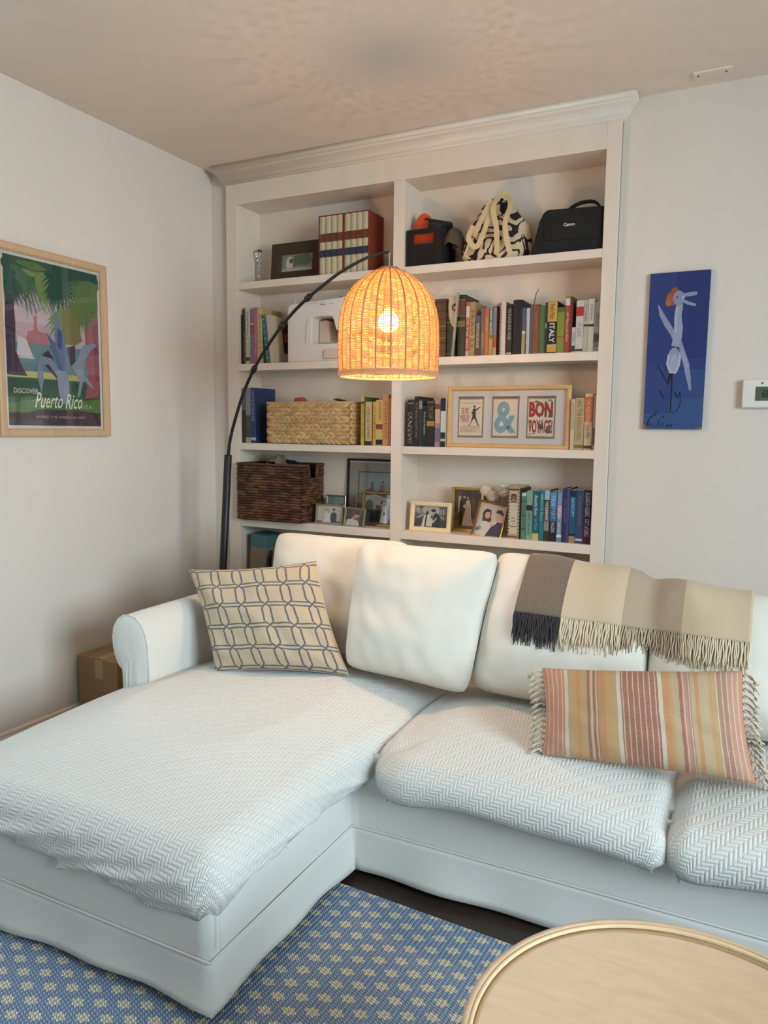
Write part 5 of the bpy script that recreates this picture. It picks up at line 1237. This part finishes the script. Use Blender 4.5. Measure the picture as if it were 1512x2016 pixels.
sh += [(DG, [(0, 1), (0, .93), (.1, .95), (.3, .93), (.5, .95), (.7, .93), (.9, .95), (1, .93), (1, 1)]), (OG, [(.1, .97), (.3, .99), (.45, .96), (.3, .93)])]
sh += [((124, 120, 64), [(.58, .72), (.6, .52), (.72, .52), (.8, .55), (.76, .68), (.68, .76)])]
BL_ = [((96, 110, 150), [(.40, .58), (.46, .48), (.54, .36), (.62, .33), (.56, .44), (.50, .52)]), ((110, 124, 160), [(.50, .66), (.50, .5), (.57, .34), (.62, .36), (.62, .5), (.56, .62), (.52, .72)]), ((74, 84, 140), [(.53, .62), (.52, .5), (.56, .48), (.58, .58)]),
       ((126, 140, 166), [(.30, .38), (.34, .43), (.46, .42), (.54, .34), (.60, .24), (.58, .2), (.52, .3), (.42, .38), (.36, .38), (.36, .28), (.33, .2), (.30, .3)]), ((134, 150, 170), [(.66, .38), (.72, .42), (.8, .52), (.92, .55), (.98, .54), (.9, .50), (.82, .42), (.80, .34), (.9, .28), (.92, .24), (.8, .3), (.76, .2), (.72, .18), (.76, .3), (.70, .36)]),
       ((140, 152, 176), [(.5, .35), (.52, .2), (.56, .14), (.62, .14), (.64, .24), (.62, .35)])]
sh += BL_
sh += [((226, 222, 206), 'text', 'DISCOVER', (.055, .30, .195, .225)), ((236, 232, 214), 'text', 'Puerto Rico', (.26, .78, .110, .205), dict(shear=.45, bold=.008)), ((206, 204, 180), 'text', 'U.S.A.', (.77, .90, .115, .14)), ((186, 170, 172), 'text', 'WHERE THE AMERICAS MEET', (.26, .82, .045, .062))]
PH, PW = .659, .466
po = frame('framed_poster', (XL+.022, -1.101, 1.202), .474, .643, .028, .018, OAKF, sh, 'travel poster of palms and bay in pale oak frame on left wall', 'picture', rz=90, mat_w=.0105, matm=cmat((226, 220, 208)), art_name='poster_print', pane=True)
# a frame turned by +90 about Z has local x along +Y and local -Y along +X

# blue bird painting on the right of the bookcase
bp = thing('bird_painting', (1.815, YB-.0135, 1.252), 'tall blue board painted with a skinny white bird', 'painting'); bp.scale = (.945, 1, .945)
M().prism([(0, 0), (.203, .001), (.205, .564), (.001, .565)], 0, .013).build('board', mat('blue_board_edge', (40, 60, 130), .6, .3, 60, .2), bp, bevel=.001)
WB = (150, 160, 200); BKK = (20, 24, 40)
def brush(pts, w):
    L = []; Rr = []
    for i, (x, y) in enumerate(pts):
        x2, y2 = pts[min(i+1, len(pts)-1)]; x1, y1 = pts[max(i-1, 0)]; dx, dy = (x2-x1)*.36, (y2-y1); l = math.hypot(dx, dy) or 1
        ww = w[i] if isinstance(w, (list, tuple)) else w
        L.append((x-dy/l*ww/.36, y+dx/l*ww)); Rr.append((x+dy/l*ww/.36, y-dx/l*ww))
    return L+Rr[::-1]
bs = [((40, 62, 138), R_(0, 1, 0, 1)), ((46, 78, 146), R_(0, 1, 0, .38)), ((52, 88, 152), R_(0, 1, 0, .2)), ((34, 50, 128), R_(.45, 1, .45, 1)), ((44, 72, 142), [(.0, .4), (.3, .42), (.5, .3), (.4, .1), (0, .1)]),
      ((186, 96, 52), C_(.385, .835, .10, .045)), ((176, 84, 46), C_(.43, .875, .07, .030)), ((196, 110, 60), C_(.33, .81, .05, .025)), ((190, 90, 50), C_(.56, .765, .022, .012)),
      (WB, brush([(.16, .80), (.22, .74), (.33, .67), (.42, .62), (.46, .58)], [.002, .014, .018, .016, .012])),
      ((166, 172, 204), brush([(.52, .80), (.50, .72), (.52, .65), (.51, .58), (.48, .53)], [.020, .022, .026, .026, .024])), ((186, 190, 214), brush([(.48, .78), (.47, .70), (.47, .62)], [.006, .008, .006])),
      ((156, 164, 202), C_(.47, .44, .115, .085)), ((176, 182, 212), C_(.47, .42, .075, .065)), ((200, 204, 224), brush([(.38, .48), (.36, .42), (.42, .365), (.50, .36), (.56, .41), (.58, .5)], .006)),
      (WB, brush([(.56, .57), (.60, .50), (.68, .42), (.73, .33), (.77, .25)], [.006, .016, .018, .014, .006])), ((176, 182, 212), brush([(.60, .50), (.70, .40)], [.004, .005])),
      ((146, 156, 200), C_(.50, .835, .10, .047)), (WB, brush([(.56, .85), (.66, .855), (.80, .858)], [.010, .013, .011])), (WB, brush([(.56, .82), (.66, .80), (.79, .785)], [.010, .010, .008])), ((150, 30, 90), C_(.47, .842, .016, .007)), ((235, 235, 240), C_(.57, .838, .014, .005)),
      (BKK, brush([(.45, .36), (.46, .25), (.455, .11)], [.004, .0035, .003])), (BKK, brush([(.47, .36), (.48, .35)], [.003, .003])), (BKK, brush([(.42, .36), (.40, .31), (.39, .29)], [.008, .007, .004])), (BKK, brush([(.22, .40), (.30, .35), (.39, .29)], [.003, .004, .003])), (BKK, brush([(.33, .40), (.34, .36)], .0015)), (BKK, brush([(.16, .38), (.23, .415)], .0015)),
      (BKK, brush([(.26, .255), (.33, .195)], .003)), (BKK, brush([(.52, .24), (.56, .20), (.60, .23)], .003)), (BKK, brush([(.60, .24), (.62, .19), (.61, .15), (.55, .115)], .0018)), (BKK, brush([(.40, .108), (.46, .115), (.53, .104)], .0018)),
      (BKK, brush([(.06, .02), (.11, .075), (.22, .10)], .003)), (BKK, brush([(.17, .125), (.23, .125), (.20, .11), (.24, .115)], .0015)), (BKK, brush([(.31, .08), (.36, .085), (.33, .072)], .002)), (BKK, brush([(.07, .02), (.12, .035), (.18, .015), (.25, .018), (.28, .065)], .002)), (BKK, brush([(.28, .012), (.34, .04), (.36, .012)], .002)), ((28, 32, 52), C_(.42, .022, .018, .009)), ((28, 32, 52), C_(.48, .022, .018, .009)),
      ((150, 110, 90), [(0, 0), (.07, 0), (.03, .03), (0, .03)]), ((140, 112, 90), [(.86, 0), (1, 0), (1, .015), (.93, .015)])]
art('painted_picture', .203, .564, bs, bp, y=-.0004, x0=.0008, z0=.0005)

th = thing('thermostat', (2.125, YB-.0235, 1.325), 'white wall thermostat with dark green display at the right edge', 'thermostat'); th.scale = (.96, 1, .96)
M().rbox(0, .14, 0, .023, 0, .097, .006).build('case', mat('white_plastic', (226, 222, 216), .4), th, math.radians(40))
M().box(.042, .112, -.0008, .001, .024, .072).build('display', mat('lcd_screen', (84, 96, 80), .25), th)
b = M(); add_text(b, '68', .062, .086, .034, .062, -.0012, 0, .02); b.build('digits', cmat((40, 48, 40)), th)
b = M(); b.prism([(.062+.0035*math.cos(a), .084+.0035*math.sin(a)) for a in [2*PI*q/12 for q in range(12)]], -.0012, .001); b.build('button', cmat((120, 116, 108)), th)

pt = thing('ceiling_plate', (1.985, -.070, ZC-.0062), 'small painted metal plate with two screws on the ceiling edge', 'plate')
M().rbox(-.056, .058, -.022, .030, 0, .006, .0015).build('plate', TRIM, pt)
for sx in (-.042, .040): M().lathe([(.004, 0), (.003, -.0015)][::-1], 10, (sx, 0, 0)).build('screw', cmat((90, 84, 76)), pt)

# ------------------------------------------------------------------ cardboard box beside the arm
o = thing('cardboard_box', (XL+.018, -.82, 0), 'brown cardboard box between the left wall and sofa arm', 'box')
M().rbox(0, .202, 0, .22, .002, .377, .003).build('carton', CARD, o)
M().box(.09, .13, -.0006, .22, .3765, .3778).box(.09, .13, -.0006, .0005, .30, .3778).build('tape', mat('packing_tape', (170, 140, 100), .3), o)

# ------------------------------------------------------------------ rug and coffee table
rgm = M(); rgm.box(-.05, 3.4, -3.6, 0, -.0, .008)
rg_ = rgm.build('area_rug', RUG); rg_.location = (.0, -1.048, .001); rg_.rotation_euler = (0, 0, math.radians(-2.9))
me = rg_.data
for v in me.vertices:
    pass
tag(rg_, 'blue flatweave rug with rows of small cream flowers', 'rug')
ct = thing('coffee_table', (2.1486, -1.809, 0), 'round light maple coffee table with raised rim', 'table')
RT = .2975
M().lathe([(0.0, .392), (RT-.006, .392), (RT, .398), (RT, .412), (RT-.014, .412), (RT-.016, .4105), (0, .4105)], 96).build('tabletop', MAPLE, ct, math.radians(30))
M().lathe([(RT, .398), (RT+.0015, .400), (RT+.0015, .420), (RT, .4215), (RT-.007, .4215), (RT-.0075, .4205), (RT-.0075, .398)], 96, close=True).build('outer_rim', MAPLE, ct, math.radians(30))
M().lathe([(RT-.0078, .405), (RT-.0078, .4190), (RT-.0085, .4198), (RT-.0125, .4198), (RT-.0135, .4185), (RT-.0135, .405)], 96, close=True).build('inlay_rim', MAPLE_L, ct, math.radians(30))
M().lathe([(RT-.0137, .405), (RT-.0137, .4150), (RT-.020, .4112), (RT-.020, .405)], 96, close=True).build('inner_cove', wood('cove_wood', (176, 142, 108), (156, 122, 88), 5, (3, 14, 1), .5), ct, math.radians(30))
for q in range(4):
    a = PI/4+q*PI/2
    M().tube([(.17*math.cos(a), .17*math.sin(a), .392), (.235*math.cos(a), .235*math.sin(a), .0095)], [.018, .012], 14).build('leg', MAPLE, ct, True)
